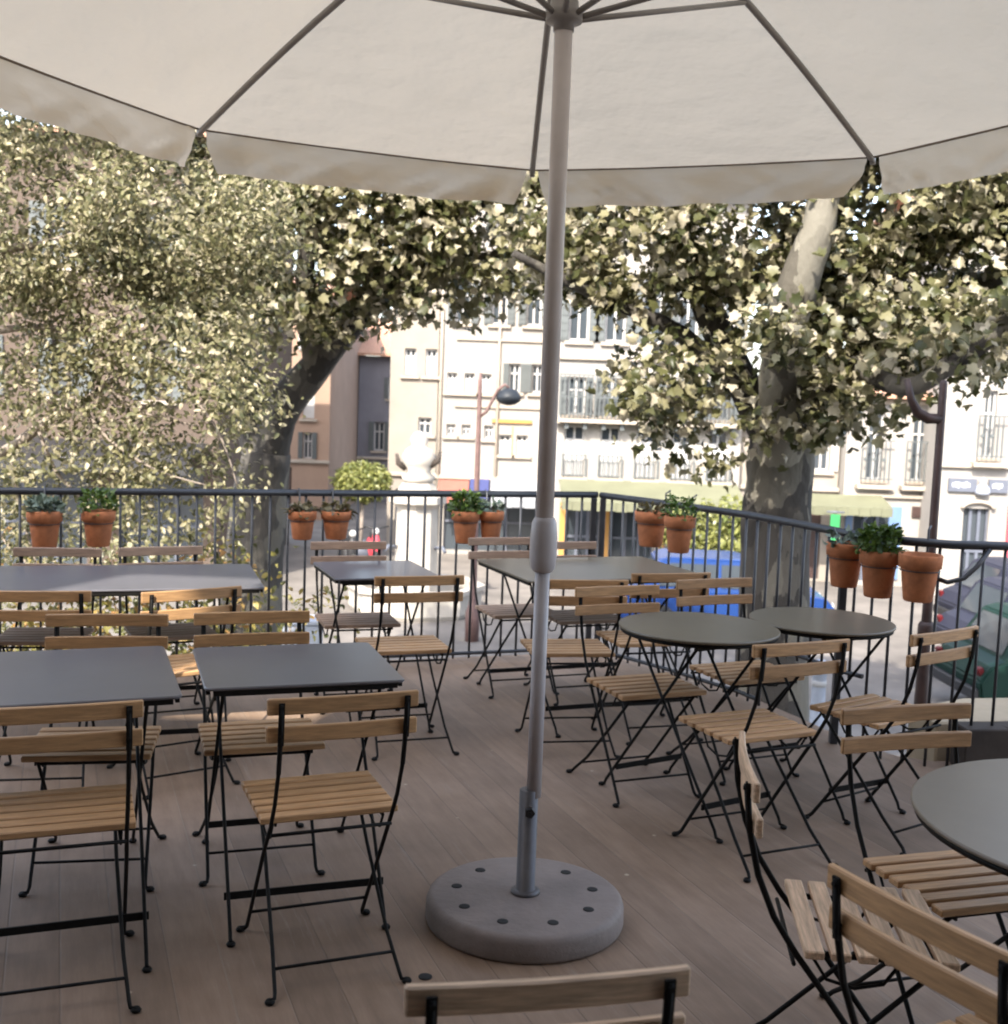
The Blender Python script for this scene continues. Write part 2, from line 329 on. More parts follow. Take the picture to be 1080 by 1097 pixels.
# ------------------------------------------------------------------ railings
def polylen(pts):
    out = [0]
    for a, b in zip(pts, pts[1:]): out.append(out[-1] + math.dist(a, b))
    return out
def along(pts, s):
    L = polylen(pts)
    for i in range(len(pts) - 1):
        if s <= L[i + 1] or i == len(pts) - 2:
            t = (s - L[i]) / (L[i + 1] - L[i]); a, b = pts[i], pts[i + 1]
            return (a[0] + (b[0] - a[0]) * t, a[1] + (b[1] - a[1]) * t)
def railing(label, pts, zbot, posts, step=.1):
    t = thing('iron_railing', label, 'railing', (pts[0][0], pts[0][1], 0), 0, 'iron railings round the deck')
    o = pts[0]; P = [(x - o[0], y - o[1]) for x, y in pts]; L = polylen(P)[-1]
    MB().tube([(x, y, 1.02) for x, y in P], .02, 8).build('top_rail', RAILM, t)
    n = int(L / step); lows = []
    for z0 in sorted(set(zbot(s * L / 60) for s in range(61))):
        seg = [s * L / 120 for s in range(121) if zbot(s * L / 120) == z0 and z0 > 0]
        if len(seg) > 1 and z0 < .9:
            MB().tube([(*along(P, s), z0) for s in seg], .012, 6).build('bottom_rail', RAILM, t)
    cache = {}
    for k in range(1, n):
        s = k * L / n; z0 = zbot(s); x, y = along(P, s)
        if any(abs(s - q) < .04 for q in posts): continue
        if z0 not in cache: cache[z0] = MB().tube([(0, 0, z0 - (.03 if z0 > 0 else 0)), (0, 0, 1.01)], .0075, 6).build('baluster', RAILM, t); b = cache[z0]
        else: b = cache[z0].copy(); col.objects.link(b); b.parent = t
        b.location = (x, y, 0)
    pm = None
    for s in posts:
        if pm is None: pm = MB().box((0, 0, .5), (.036, .036, 1.0)).build('post', RAILM, t, bevel=.003); b = pm
        else: b = pm.copy(); col.objects.link(b); b.parent = t
        b.location = (*along(P, s), 0)
    return t
Lb = polylen(back_rail)[-1]; Lr = polylen(right_rail)[-1]
railing('black iron railing along the straight back edge of the deck', back_rail, lambda s: .05, [.02, 1.6, Lb - .02])
railing('black iron railing curving along the right side of the deck', right_rail, lambda s: .05 if s < 1.42 else (.36 if s < 2.2 else 0.0), [.02, 2.03, 3.6])
sc_ = [o for o in col.objects if o.name.startswith('iron_railing')][-1]
MB().tube([(x - right_rail[0][0], y - right_rail[0][1], z) for x, y, z in ((1.93, 5.18, .87), (1.98, 5.15, .855), (2.05, 5.15, .875), (2.11, 5.16, .93), (2.17, 5.18, 1.005))], .011, 8).build('scroll', RAILM, sc_)

# ------------------------------------------------------------------ chairs
def make_chair(wood):
    t = thing('folding_chair', '', 'chair', group='slatted folding chairs')
    m = MB()
    for i in range(6): m.box((0, (.157 + i * .0558), .442), (.385, .0415, .019))
    m.build('seat', wood, t, bevel=.003)
    for z, y in ((.790, .016), (.714, .026)):
        m = MB(); n = 8; w_, h_, th = .405, .043, .015
        pts = []
        for k in range(n + 1):                    # slightly curved back slats
            x = -w_ / 2 + w_ * k / n; yy = y - .010 * (1 - (2 * k / n - 1) ** 2)
            pts.append((x, yy))
        v = [(x, yy + s * th / 2, z + q * h_ / 2) for x, yy in pts for s, q in ((-1, -1), (1, -1), (1, 1), (-1, 1))]
        f = [(4 * k + a, 4 * k + (a + 1) % 4, 4 * k + 4 + (a + 1) % 4, 4 * k + 4 + a) for k in range(n) for a in range(4)] + [(0, 1, 2, 3), (4 * n + 3, 4 * n + 2, 4 * n + 1, 4 * n)]
        m.add(v, f); m.build('back_slat', wood, t, bevel=.003)
    for sx in (-1, 1):                            # back post running down to the front foot
        m = MB(); x = sx * .168
        path = [(x, -.002, .799), (x, .008, .70), (x, .032, .60), (x, .070, .51), (x, .122, .43), (x * 1.02, .20, .33), (x * 1.03, .31, .18), (x * 1.04, .425, .022), (x * 1.06, .437, .010), (x * 1.14, .440, .008)]
        m.tube(path, .0072, 8, .8)
        m.box((x, .002, .745), (.0155, .005, .115), rx=.09); m.box((x, .020, .65), (.012, .006, .09), rx=.2)
        m.lathe([(.012, .001), (.014, .006), (.010, .012)], 10, (x * 1.14, .440, 0))
        for z in (.79, .714): m.lathe([(.005, 0), (.005, .014)], 6, (x, -.010 + (.79 - z) * .13, z), axis='Y')
        m.build('leg', IRON, t)
    for sx in (-1, 1):                            # rear leg from under the seat front
        m = MB(); x = sx * .146
        m.tube([(x, .435, .425), (x * 1.02, .30, .29), (x * 1.10, .11, .10), (x * 1.17, .012, .022), (x * 1.19, .002, .010), (x * 1.28, -.004, .008)], .0068, 8, .8)
        m.lathe([(.012, .001), (.014, .006), (.010, .012)], 10, (x * 1.28, -.004, 0))
        m.build('leg', IRON, t)
    for sx in (-1, 1):
        m = MB(); m.box((sx * .150, .30, .428), (.006, .31, .013))
        m.tube([(sx * .156, .16, .42), (sx * .156, .19, .375), (sx * .156, .25, .36), (sx * .156, .31, .375), (sx * .156, .34, .42)], .004, 6)
        m.build('seat_rail', IRON, t)
    for (y, z, w_, r) in ((.118, .408, .168, .005), (.380, .082, .174, .0045), (.060, .062, .168, .0045), (.425, .418, .146, .005)):
        MB().tube([(-w_, y, z), (w_, y, z)], r, 6).build('stretcher', IRON, t)
    return t
proto = {'n': make_chair(WOOD), 'w': make_chair(WOOD2), 'p': make_chair(WOOD3)}; used = {}
CH = [
 (-.395, 2.995, .383, 'n', 'whole honey pine folding chair left of the umbrella stand, seen from behind'),
 (-1.075, 2.80, .355, 'n', 'front pine chair cut by the left edge, seen from behind'),
 (-.885, 4.117, 3.461, 'n', 'pine chair facing the camera behind the front square grey table'),
 (-1.353, 3.982, 3.33, 'n', 'pine chair facing the camera behind the grey table cut by the left edge'),
 (-1.76, 4.36, .2, 'n', 'brown chair at the left edge, seen from behind at the long back table'),
 (-1.20, 4.52, .62, 'n', 'chair with bright orange sunlit slats at the long back table'),
 (-2.125, 5.551, 3.30, 'w', 'greyish chair behind the long table, top slat showing under the two leftmost flower pots'),
 (-1.685, 5.715, 3.6, 'w', 'greyish chair behind the right end of the long back table, only top slat showing'),
 (-.353, 5.062, .327, 'n', 'chair seen from behind in front of the small square table by the back railing'),
 (-.822, 6.179, 3.456, 'w', 'weathered chair between the small square table and the back railing'),
 (-.01, 6.60, 3.50, 'w', 'weathered chair at the back railing by the left corner of the big rectangular table'),
 (.332, 6.50, 3.501, 'w', 'weathered chair behind the big rectangular table, just right of the umbrella pole'),
 (.370, 5.12, .18, 'n', 'chair seen from behind at the big rectangular table, beside the umbrella pole'),
 (.80, 5.42, .30, 'n', 'mostly hidden chair at the near right corner of the big rectangular table'),
 (.495, 4.993, 3.531, 'n', 'chair facing the camera at the left of the nearer round taupe table'),
 (.967, 5.308, 3.55, 'n', 'chair behind the nearer round taupe table, in front of the blue car'),
 (1.035, 3.904, .423, 'n', 'whole pine chair seen from behind in front of the two touching round tables'),
 (1.639, 4.214, .62, 'n', 'chair turned left at the right railing, in front of the brown lamp post'),
 (1.102, 3.112, 3.436, 'n', 'chair facing the camera with its seat under the large round table'),
 (.678, 1.798, -1.06, 'n', 'closest chair in the lower right corner, slats running diagonally out of the photo'),
 (.562, 2.60, -1.69, 'p', 'chair seen from its side in the right foreground, its back a thin strip'),
 (.091, 1.529, .212, 'p', 'pale worn chair at the bottom edge with one wide slat below the umbrella stand'),
]
for x, y, r, k, lab in CH:
    o = copy_tree(proto[k]) if k in used else proto[k]; used[k] = 1
    o.location = (x, y, .001); o.rotation_euler.z = r; o['label'] = lab

# ------------------------------------------------------------------ tables
def xlegs(t, hx, hy, fy, h):
    for sx in (-1, 1):
        for sy in (-1, 1):
            x = sx * (hx - (.012 if sy > 0 else 0)); m = MB()
            m.tube([(x, sy * hy, h - .02), (x, -sy * fy * .97, .035), (x, -sy * fy, .012), (x + sx * .0, -sy * (fy + .02), .010)], .0065, 8, .85)
            m.lathe([(.012, .001), (.014, .006), (.010, .012)], 10, (x, -sy * (fy + .02), 0))
            m.build('leg', IRON, t)
    for sy in (-1, 1):
        MB().box((0, -sy * fy * .78, .105), (2 * hx, .006, .022)).build('stretcher', IRON, t)
        MB().box((0, sy * hy, h - .022), (2 * hx + .02, .02, .02)).build('top_bracket', IRON, t)
def rrect(w_, d_, r):
    p = []
    for cx, cy, a0 in ((1, 1, 0), (-1, 1, 90), (-1, -1, 180), (1, -1, 270)):
        for k in range(6):
            a = R(a0 + k * 18); p.append((cx * (w_ / 2 - r) + r * math.cos(a), cy * (d_ / 2 - r) + r * math.sin(a)))
    return p
def rect_table(label, x, y, r, w_, d_, mat, hx=None, h=.73):
    t = thing('folding_table', label, 'table', (x, y, .001), r, 'grey folding tables')
    MB().prism(rrect(w_, d_, .025), h - .010, h).build('tabletop', mat, t, bevel=.003)
    m = MB(); b = .012
    for sx, sy, lx, ly in ((0, 1, w_ - .05, b), (0, -1, w_ - .05, b), (1, 0, b, d_ - .05), (-1, 0, b, d_ - .05)):
        m.box((sx * (w_ / 2 - .012), sy * (d_ / 2 - .012), h - .018), (lx, ly, .015))
    m.build('rim', IRON, t); xlegs(t, hx or w_ / 2 - .06, d_ * .36, max(.36, d_ * .68), h - .012)
    return t
def round_table(label, x, y, r, rad, mat, h=.73, fy=.34):
    t = thing('folding_table', label, 'table', (x, y, .001), r, 'grey folding tables')
    MB().lathe([(rad - .008, h - .012), (rad, h - .009), (rad, h - .002), (rad - .003, h)], 64).build('tabletop', mat, t)
    MB().lathe([(rad - .02, h - .026), (rad - .008, h - .026), (rad - .008, h - .0125), (rad - .02, h - .0125)], 64).build('rim', IRON, t)
    xlegs(t, min(.2, rad * .55), .2, fy, h - .012); return t
rect_table('square grey folding table directly behind the whole honey pine chair', -.655, 3.688, .326, .60, .56, TOPM)
rect_table('front grey folding table cut off by the left edge', -1.43, 3.40, .36, .90, .68, TOPM, .36)
rect_table('long grey folding table along the back left railing with a glossy top', -1.77, 5.25, .31, 1.30, .72, TOPM, .5)
rect_table('small grey square table by the back railing right of the long table', -.63, 5.76, .36, .52, .56, TOPM)
rect_table('big taupe rectangular table behind the umbrella pole at the railing corner', .46, 6.08, .38, 1.0, .75, TOPW, .4)
round_table('round taupe table, the nearer left one of two touching round tables', .785, 4.56, .55, .315, TOPW)
round_table('round taupe table by the right railing, the farther of two touching round tables', 1.335, 4.80, .5, .295, TOPW)
round_table('large round table cut off by the right edge of the photo', 1.40, 2.46, .35, .47, TOPL)

# ------------------------------------------------------------------ umbrella and its base
UX, UY = .122, 3.485
t = thing('umbrella_stand', 'heavy round grey umbrella base with a ring of small holes on the deck', 'umbrella stand', (UX - .015, UY, .001))
b = MB().lathe([(.292, 0), (.303, .003), (.306, .012), (.3045, .058), (.300, .070), (.292, .077), (.280, .0800), (.06, .084)], 72).build('disc', BASEM, t)
for k in range(9):
    a = 2 * math.pi * k / 9 + .2; MB().lathe([(.018, .0785), (.0165, .0828), (.009, .0830)], 14, (.215 * math.cos(a), .215 * math.sin(a), .0)).build('drain_hole', HOLE, t)
MB().lathe([(.046, .083), (.044, .093), (.034, .097), (.029, .097), (.029, .41), (.0245, .412)], 28).build('socket_tube', TUBE, t)
MB().lathe([(.006, -.055), (.006, -.034), (.017, -.034), (.018, -.042), (.016, -.052)], 5, (.004, 0, .352), False, 'Y').build('clamp_knob', BLACKP, t)
t = thing('umbrella', 'big cream market umbrella with grey pole and eight ribs over the terrace', 'umbrella', (UX, UY, 0))
MB().lathe([(.0225, .39), (.0225, 1.12)], 24).build('lower_pole', POLE, t)
MB().lathe([(.0265, 1.2), (.0265, 3.2)], 24).build('upper_pole', POLEU, t)
MB().lathe([(.027, 1.085), (.036, 1.095), (.041, 1.13), (.041, 1.19), (.037, 1.235), (.0295, 1.25)], 24).build('joint_sleeve', POLE, t, bevel=.001)
MB().lathe([(.030, 2.655), (.030, 2.675), (.052, 2.68), (.055, 2.705), (.042, 2.715), (.040, 2.74)], 24).build('runner_hub', RIBM, t)
MB().lathe([(.05, 3.17), (.05, 3.21), (.03, 3.25), (.012, 3.30)], 20).build('top_hub', RIBM, t)
UR, UZ, UP, UA = 1.925, 2.628, 3.235, -.0256
def ribp(k, s):
    a = UA + k * math.pi / 4; r = .04 + (UR - .04) * s
    return Vector((r * math.sin(a), r * math.cos(a), UP + (UZ - UP) * s + .05 * math.sin(math.pi * s)))
for k in range(8):
    MB().tube([ribp(k, s / 10) - Vector((0, 0, .014)) for s in range(11)], .0125, 8).build('rib', RIBM, t)
    a = UA + k * math.pi / 4
    MB().tube([(.045 * math.sin(a), .045 * math.cos(a), 2.697), tuple(ribp(k, .47) - Vector((0, 0, .024)))], .009, 8).build('strut', RIBM, t)
canopy = MB(); NS, NT = 12, 14
for k in range(8):
    v = []
    for i in range(NT + 1):
        s = i / NT; p, q = ribp(k, s), ribp(k + 1, s)
        for j in range(NS + 1):
            u = j / NS; c = p.lerp(q, u); bow = 4 * u * (1 - u)
            inn = Vector((c.x, c.y, 0)).normalized()
            c = c - Vector((0, 0, .012 * bow * s)) - inn * .012 * bow * s
            c.z += .006 * noise.noise(Vector((c.x * 3 + k, c.y * 3, s * 4)))* (1-bow*.5)
            v.append(c)
    canopy.add(v, [(i * (NS + 1) + j, i * (NS + 1) + j + 1, (i + 1) * (NS + 1) + j + 1, (i + 1) * (NS + 1) + j) for i in range(NT) for j in range(NS)], True)
co_ = canopy.build('canopy', CANVAS, t)
for k in range(8):
    v = []; NV = 9; NX = 44
    p, q = ribp(k, 1), ribp(k + 1, 1)
    for i in range(NV + 1):
        h = i / NV; ins = .018 + .04 * h ** 1.5
        for j in range(NX + 1):
            u0 = j / NX; u = ins + (1 - 2 * ins) * u0; bow = 4 * u * (1 - u)
            c = p.lerp(q, u); inn = Vector((c.x, c.y, 0)).normalized()
            c = c - Vector((0, 0, .012 * bow + .165 * h - .004)) - inn * (.012 * bow - .004)
            wv = noise.noise(Vector((k * 7.3 + u * 6, h * 1.2, k))) * .05 * h + noise.noise(Vector((k * 3.1 + u * 14 + h * 3, h * 1.5, 5))) * .03 * h + noise.noise(Vector((k * 5.1 + u * 30 - h * 5, h * 2, 9))) * .012
            ed = min(u0, 1 - u0)
            wv += .022 * math.sin(u0 * 46 + k * 1.7 + h * 2.5) * max(0, 1 - ed * 5) * (.25 + h) + .016 * math.sin(u0 * 17 + k + h * 1.5) * h
            c += inn * wv
            v.append(c)
    m = MB().add(v, [(i * (NX + 1) + j, i * (NX + 1) + j + 1, (i + 1) * (NX + 1) + j + 1, (i + 1) * (NX + 1) + j) for i in range(NV) for j in range(NX)], True)
    m.build('valance', VAL, t)
    MB().tube([tuple(p.lerp(q, u) - Vector((0, 0, .048 * u * (1 - u)  + .001))  - Vector((p.x + q.x, p.y + q.y, 0)).normalized() * .048 * u * (1 - u)) for u in [i / 12 for i in range(13)]], .0045, 6).build('seam', HEM, t)
    e = MB(); e.tube([tuple(p + Vector((0, 0, .0))), tuple(p + Vector((0, 0, -.03)))], .012, 8); e.build('rib_tip', RIBM, t)

# ------------------------------------------------------------------ foliage
PLANE = [(0, .02), (.20, -.04), (.46, .14), (.36, .30), (.50, .58), (.26, .62), (.02, 1), (-.22, .66), (-.47, .62), (-.37, .32), (-.48, .10), (-.22, -.06)]
OVAL = [(0, 0), (.22, .2), (.27, .5), (.16, .8), (0, 1), (-.16, .8), (-.27, .5), (-.22, .2)]
BLADE = [(0, 0), (.10, .4), (.07, .8), (0, 1), (-.07, .8), (-.10, .4)]
def leaves(name, C, Nn, T, S, shape, mat, parent=None, curl=.25):
    """C centres, Nn normals, T leaf axes, S sizes -> one mesh of separate leaves"""
    n = len(C); sh = np.array(shape + [(0, .4)]); K = len(shape)
    Nn = Nn / np.linalg.norm(Nn, axis=1, keepdims=True)
    T = T - Nn * (T * Nn).sum(1, keepdims=True); T = T / (np.linalg.norm(T, axis=1, keepdims=True) + 1e-9); B = np.cross(Nn, T)
    cu = rng.normal(-.2, curl * 2.2, (n, 1)); cv = rng.normal(.15, curl * 2, (n, 1))
    px, py = sh[:, 0][None], sh[:, 1][None]; pz = cu * (py - .3) ** 2 + cv * np.abs(px)
    s = S[:, None]
    V = C[:, None, :] + (s * px)[..., None] * B[:, None, :] + (s * py)[..., None] * T[:, None, :] + (s * pz)[..., None] * Nn[:, None, :]
    V = V.reshape(-1, 3)
    k = np.arange(K); tri = np.stack([np.full(K, K), k, (k + 1) % K], 1)
    Fc = (tri[None] + (np.arange(n) * (K + 1))[:, None, None]).reshape(-1, 3)
    me = bpy.data.meshes.new(name); me.vertices.add(len(V)); me.vertices.foreach_set('co', V.ravel())
    me.loops.add(Fc.size); me.loops.foreach_set('vertex_index', Fc.ravel())
    me.polygons.add(len(Fc)); me.polygons.foreach_set('loop_start', np.arange(len(Fc)) * 3); me.polygons.foreach_set('loop_total', np.full(len(Fc), 3))
    me.update(calc_edges=True); me.materials.append(mat)
    return link(name, me, parent)
def crown_points(blobs, dens, per, spread, gap=-.12, gs=1.3, flat=.75):
    P = []; O = []
    for (x, y, z, a, b, c) in blobs:
        n = int(dens * a * b * c * 4)
        for _ in range(n):
            while True:
                u = rng.uniform(-1, 1, 3); q = (u * u).sum()
                if q < 1: break
            u = u * (q ** .5) ** (-.35) if q > .02 else u
            p = np.array((x, y, z)) + u * (a, b, c)
            if noise.noise(Vector(p * gs)) < gap: continue
            k = per if np.random.default_rng else per
            w = rng.normal(0, spread, (per, 3)); w[:, 2] *= flat
            P.append(p + w); O.append(np.repeat((u / (np.linalg.norm(u) + 1e-6))[None], per, 0))
    return np.concatenate(P), np.concatenate(O)
def crown(parent, blobs, dens, per, spread, size, shape, mat, gap=-.12, upb=.55, droop=.5, gs=1.3, name='crown'):
    P, O = crown_points(blobs, dens, per, spread, gap, gs)
    n = len(P); Nn = O * .35 + rng.normal(0, .62, (n, 3)) + np.array((0, -.28, upb))
    T = O * .5 + rng.normal(0, .7, (n, 3)) + np.array((0, 0, -droop))
    S = size * rng.uniform(.35, 1.0, n) ** .8 * 1.3
    return leaves(name, P, Nn, T, S, shape, mat, parent)
def limb(m, pts, r0, r1, n=12, wob=.12):
    pts = [Vector(p) for p in pts]; out = []
    for i in range(len(pts) - 1):
        for k in range(4):
            s = k / 4; a = pts[max(0, i - 1)]; b = pts[i]; c = pts[i + 1]; e = pts[min(len(pts) - 1, i + 2)]
            out.append(.5 * ((2 * b) + (c - a) * s + (2 * a - 5 * b + 4 * c - e) * s * s + (3 * b - a - 3 * c + e) * s ** 3))
    out.append(pts[-1]); L = len(out)
    rs = [r0 + (r1 - r0) * (i / (L - 1)) for i in range(L)]
    o = len(m.v); m.tube(out, rs, n)
    for i in range(o, len(m.v)):
        p = Vector(m.v[i]); j = min(L - 1, (i - o) // n); ctr = out[j]; dv = p - ctr
        m.v[i] = tuple(ctr + dv * (1 + wob * noise.noise(p * 2.2) + wob * .8 * noise.noise(p * 6)))
# --- plane tree on the left of the square
ta = thing('plane_tree', 'plane tree with a forked leaning trunk beyond the back railing', 'tree', (0, 0, 0), 0, 'plane trees on the square')
m = MB()
limb(m, [(-2.95, 13.0, GZ), (-2.82, 13, -1.2), (-2.76, 13, 0), (-2.66, 13, .9)], .42, .27, 16)
limb(m, [(-2.70, 13, .55), (-2.54, 13, 1.3), (-2.12, 12.9, 1.85), (-1.62, 12.7, 2.45), (-.9, 12.4, 3.2), (0, 12.1, 3.9)], .24, .08)
limb(m, [(-2.70, 13, .55), (-2.88, 13.1, 1.4), (-3.2, 13.2, 2.3), (-3.5, 13.2, 3.4), (-3.6, 13, 5)], .21, .07)
limb(m, [(-2.12, 12.9, 1.85), (-2.2, 12.6, 2.8), (-2.0, 12.4, 4.2), (-1.7, 12.3, 5.4)], .13, .05)
limb(m, [(-1.2, 12.5, 2.9), (-.5, 12.2, 3.0), (.3, 11.9, 3.1)], .07, .025)
limb(m, [(-3.1, 13.2, 2.1), (-3.9, 12.9, 2.6), (-4.6, 12.6, 2.9)], .08, .03)
m.build('trunk', BARK, ta)
BA = [(-1.3, 12.2, 3.55, 1.2, 1.1, .95), (-.35, 12.0, 3.45, 1.0, 1.0, .75), (-2.2, 12.3, 3.3, .95, 1.0, .85), (-2.5, 12.2, 2.45, .75, .8, .55), (.25, 11.8, 3.0, .65, .7, .5), (-1.5, 12.2, 2.75, .75, .8, .5), (-.6, 11.9, 2.75, .6, .7, .38), (-3.3, 12.5, 3.2, .9, .9, .9), (-3.2, 12.3, 2.2, .5, .6, .5), (-1.2, 12.3, 4.9, 2.2, 1.6, 1.0), (-3.0, 12.6, 4.8, 1.5, 1.4, 1.1), (.6, 12.0, 4.2, 1.0, 1.0, .8)]
crown(ta, BA, 170, 11, .13, .092, PLANE, LEAFP, gap=.06, gs=1.9)
# --- plane tree on the right
tbb = thing('plane_tree', 'large plane tree with a thick grey trunk just outside the right railing', 'tree', (0, 0, 0), 0, 'plane trees on the square')
m = MB()
limb(m, [(2.55, 10.5, GZ), (2.50, 10.5, -1), (2.46, 10.5, .3), (2.46, 10.5, 1.1), (2.46, 10.5, 1.5)], .36, .27, 16)
limb(m, [(2.47, 10.5, 1.25), (2.47, 10.4, 1.9), (2.50, 10.3, 2.5), (2.62, 10.2, 3.05), (2.74, 10.1, 3.6), (2.9, 10, 4.8)], .20, .11)
limb(m, [(2.44, 10.5, 1.2), (2.12, 10.5, 1.75), (1.72, 10.4, 2.45), (1.5, 10.3, 3.0), (1.3, 10.2, 4.2)], .18, .08)
limb(m, [(2.2, 10.5, 1.6), (1.5, 10.3, 2.2), (.7, 10.1, 2.5), (0, 9.9, 2.8)], .09, .03)
limb(m, [(2.5, 10.4, 1.4), (3.0, 10.3, 1.95), (3.7, 10.2, 2.5), (4.6, 10.0, 3.0), (5.5, 9.8, 3.2)], .13, .05)
m.build('trunk', BARK, tbb)
m = MB(); limb(m, [(2.47, 10.5, .6), (2.44, 10.42, 1.1), (2.36, 10.12, 1.55), (2.22, 9.6, 1.98), (2.17, 9.25, 2.34), (2.29, 9.15, 2.84), (2.38, 9.15, 3.30), (2.44, 9.1, 4.2)], .23, .10, 14); m.build('limb', BARKP, tbb)
m = MB(); limb(m, [(2.5, 10.3, 2.0), (2.72, 9.7, 2.0), (2.93, 9.1, 1.82), (3.06, 8.85, 1.80), (3.25, 8.8, 1.94), (3.6, 8.8, 2.2), (4.3, 8.8, 2.9)], .075, .07, 12); m.build('limb', BARK, tbb)
BB = [(1.15, 10.4, 2.95, .8, .9, .6), (.75, 10.3, 2.35, .45, .6, .32), (1.45, 10.2, 1.85, .55, .7, .42), (1.62, 10.2, 1.35, .42, .5, .34), (2.0, 10.0, 3.1, .8, .9, .6), (2.75, 9.8, 2.35, .85, .9, .65), (3.4, 9.9, 2.55, .85, .9, .62), (4.2, 9.9, 2.95, .9, .9, .6), (2.35, 9.9, 1.55, .45, .45, .32), (3.0, 9.8, 1.75, .55, .6, .32), (3.75, 9.9, 2.05, .55, .7, .28), (3.2, 10, 3.4, 1.2, 1.0, .6), (2.4, 10.2, 4.6, 2.2, 1.6, .9), (4.8, 9.9, 3.6, 1.0, 1.0, .7), (.4, 10.6, 3.2, .6, .8, .5), (2.25, 9.0, 1.95, .35, .25, .32), (2.05, 9.0, 2.35, .3, .25, .22), (3.15, 8.7, 2.12, .32, .3, .16), (3.75, 8.9, 2.35, .4, .4, .25), (2.85, 8.95, 2.05, .3, .3, .2), (2.2, 9.2, 1.6, .3, .2, .2), (2.3, 8.95, 2.75, .35, .15, .15)]
crown(tbb, BB, 215, 11, .12, .092, PLANE, LEAFP, gap=.06, gs=2.0)
# --- small-leaved tree at the left edge
tc_ = thing('small_leaved_tree', 'airy tree with small yellow green leaves and thin boughs at the left edge', 'tree')
m = MB()
limb(m, [(-5.6, 9.4, GZ), (-5.4, 9.2, -1), (-5.0, 9.0, .2), (-4.6, 8.8, 1.4), (-4.4, 8.7, 3), (-4.2, 8.6, 5)], .22, .08)
limb(m, [(-4.9, 8.95, .45), (-4.2, 8.7, .85), (-3.68, 8.55, 1.07), (-3.27, 8.5, 1.36), (-3.03, 8.5, 1.50), (-2.7, 8.4, 1.72)], .06, .018, 8)
limb(m, [(-4.45, 8.75, 2.2), (-3.8, 8.6, 2.5), (-3.2, 8.4, 2.6), (-2.4, 8.3, 2.9)], .05, .012, 8)
limb(m, [(-4.5, 8.8, 1.7), (-3.7, 8.5, 1.95), (-3.0, 8.4, 1.95), (-2.2, 8.3, 1.7)], .04, .01, 8)
for p in ([(-3.4, 8.5, 1.25), (-3.25, 8.45, .95), (-3.05, 8.4, .75), (-2.95, 8.4, .4)], [(-3.1, 8.5, 1.46), (-2.85, 8.4, 1.2), (-2.5, 8.35, 1.0), (-2.1, 8.3, .9)], [(-3.6, 8.5, 1.1), (-3.5, 8.4, .7), (-3.35, 8.4, .2)], [(-2.9, 8.45, 1.58), (-2.6, 8.4, 1.4), (-2.2, 8.4, 1.32)], [(-2.4, 8.3, 1.75), (-2.05, 8.3, 1.3), (-1.9, 8.3, .9)], [(-3.9, 8.6, 1.0), (-3.7, 8.4, .6), (-3.4, 8.3, .3), (-2.9, 8.3, .1)]):
    limb(m, p, .016, .005, 6)
m.build('trunk', TWIG, tc_)
BC = [(-3.35, 8.4, 2.75, .85, .7, .62), (-2.6, 8.5, 2.75, .75, .7, .5), (-3.6, 8.4, 2.0, .4, .5, .4), (-2.35, 8.4, 2.1, .5, .5, .5), (-2.75, 8.5, 2.2, .35, .4, .35), (-2.1, 8.4, 1.55, .45, .5, .42), (-2.8, 8.35, 1.25, .32, .4, .28), (-3.7, 8.4, 1.35, .3, .4, .35), (-2.2, 8.4, .95, .45, .5, .3), (-3.3, 8.4, .55, .35, .4, .25), (-1.95, 8.5, 2.75, .5, .5, .4), (-3.5, 8.6, 3.8, 1.3, 1.0, .7), (-2.6, 8.4, .45, .4, .4, .2), (-3.65, 8.3, .9, .25, .3, .3)]
BC += [(-3.3, 8.4, 1.62, .5, .4, .35), (-2.85, 8.5, 1.8, .4, .4, .3), (-3.65, 8.4, 2.45, .35, .4, .4), (-3.0, 8.4, .85, .5, .4, .28), (-2.4, 8.6, 1.3, .4, .4, .3), (-2.95, 8.5, 2.45, .5, .5, .35), (-3.6, 8.5, .3, .3, .4, .3)]
crown(tc_, BC, 820, 9, .11, .050, OVAL, LEAFC, gap=.02, gs=2.4)
# --- shrubs on the slope under the railing
def shrub(label, blobs, dens, size, mat, shape=OVAL, stems=()):
    t = thing('shrub', label, 'shrub', (0, 0, 0), 0, 'shrubs below the back railing')
    m = MB()
    for x, y, z, a, b, c in blobs[:3]: limb(m, [(x, y, GZ), (x + .1, y, (GZ + z) / 2), (x, y, z)], .04, .012, 6)
    m.build('stem', TWIG, t); crown(t, blobs, dens, 9, .13, size, shape, mat, gap=-.05, gs=2, name='foliage'); return t
shrub('yellowing shrub showing between the railing bars below the two leftmost pots', [(-2.7, 9.0, .05, .8, .5, .42), (-3.5, 9.1, .1, .6, .5, .5), (-2.9, 9.0, -.7, 1.0, .6, .6), (-2.05, 9.2, -.1, .45, .45, .45), (-3.7, 9, -.8, .6, .6, .6)], 170, .07, LEAFS)
shrub('loose yellow and rust shrub at the foot of the forked tree', [(-1.75, 9.6, -.35, .45, .45, .35), (-2.0, 9.5, -.9, .6, .6, .45), (-1.45, 9.7, -1.1, .45, .5, .4), (-2.3, 9.6, -.5, .4, .4, .5)], 130, .07, LEAFS)

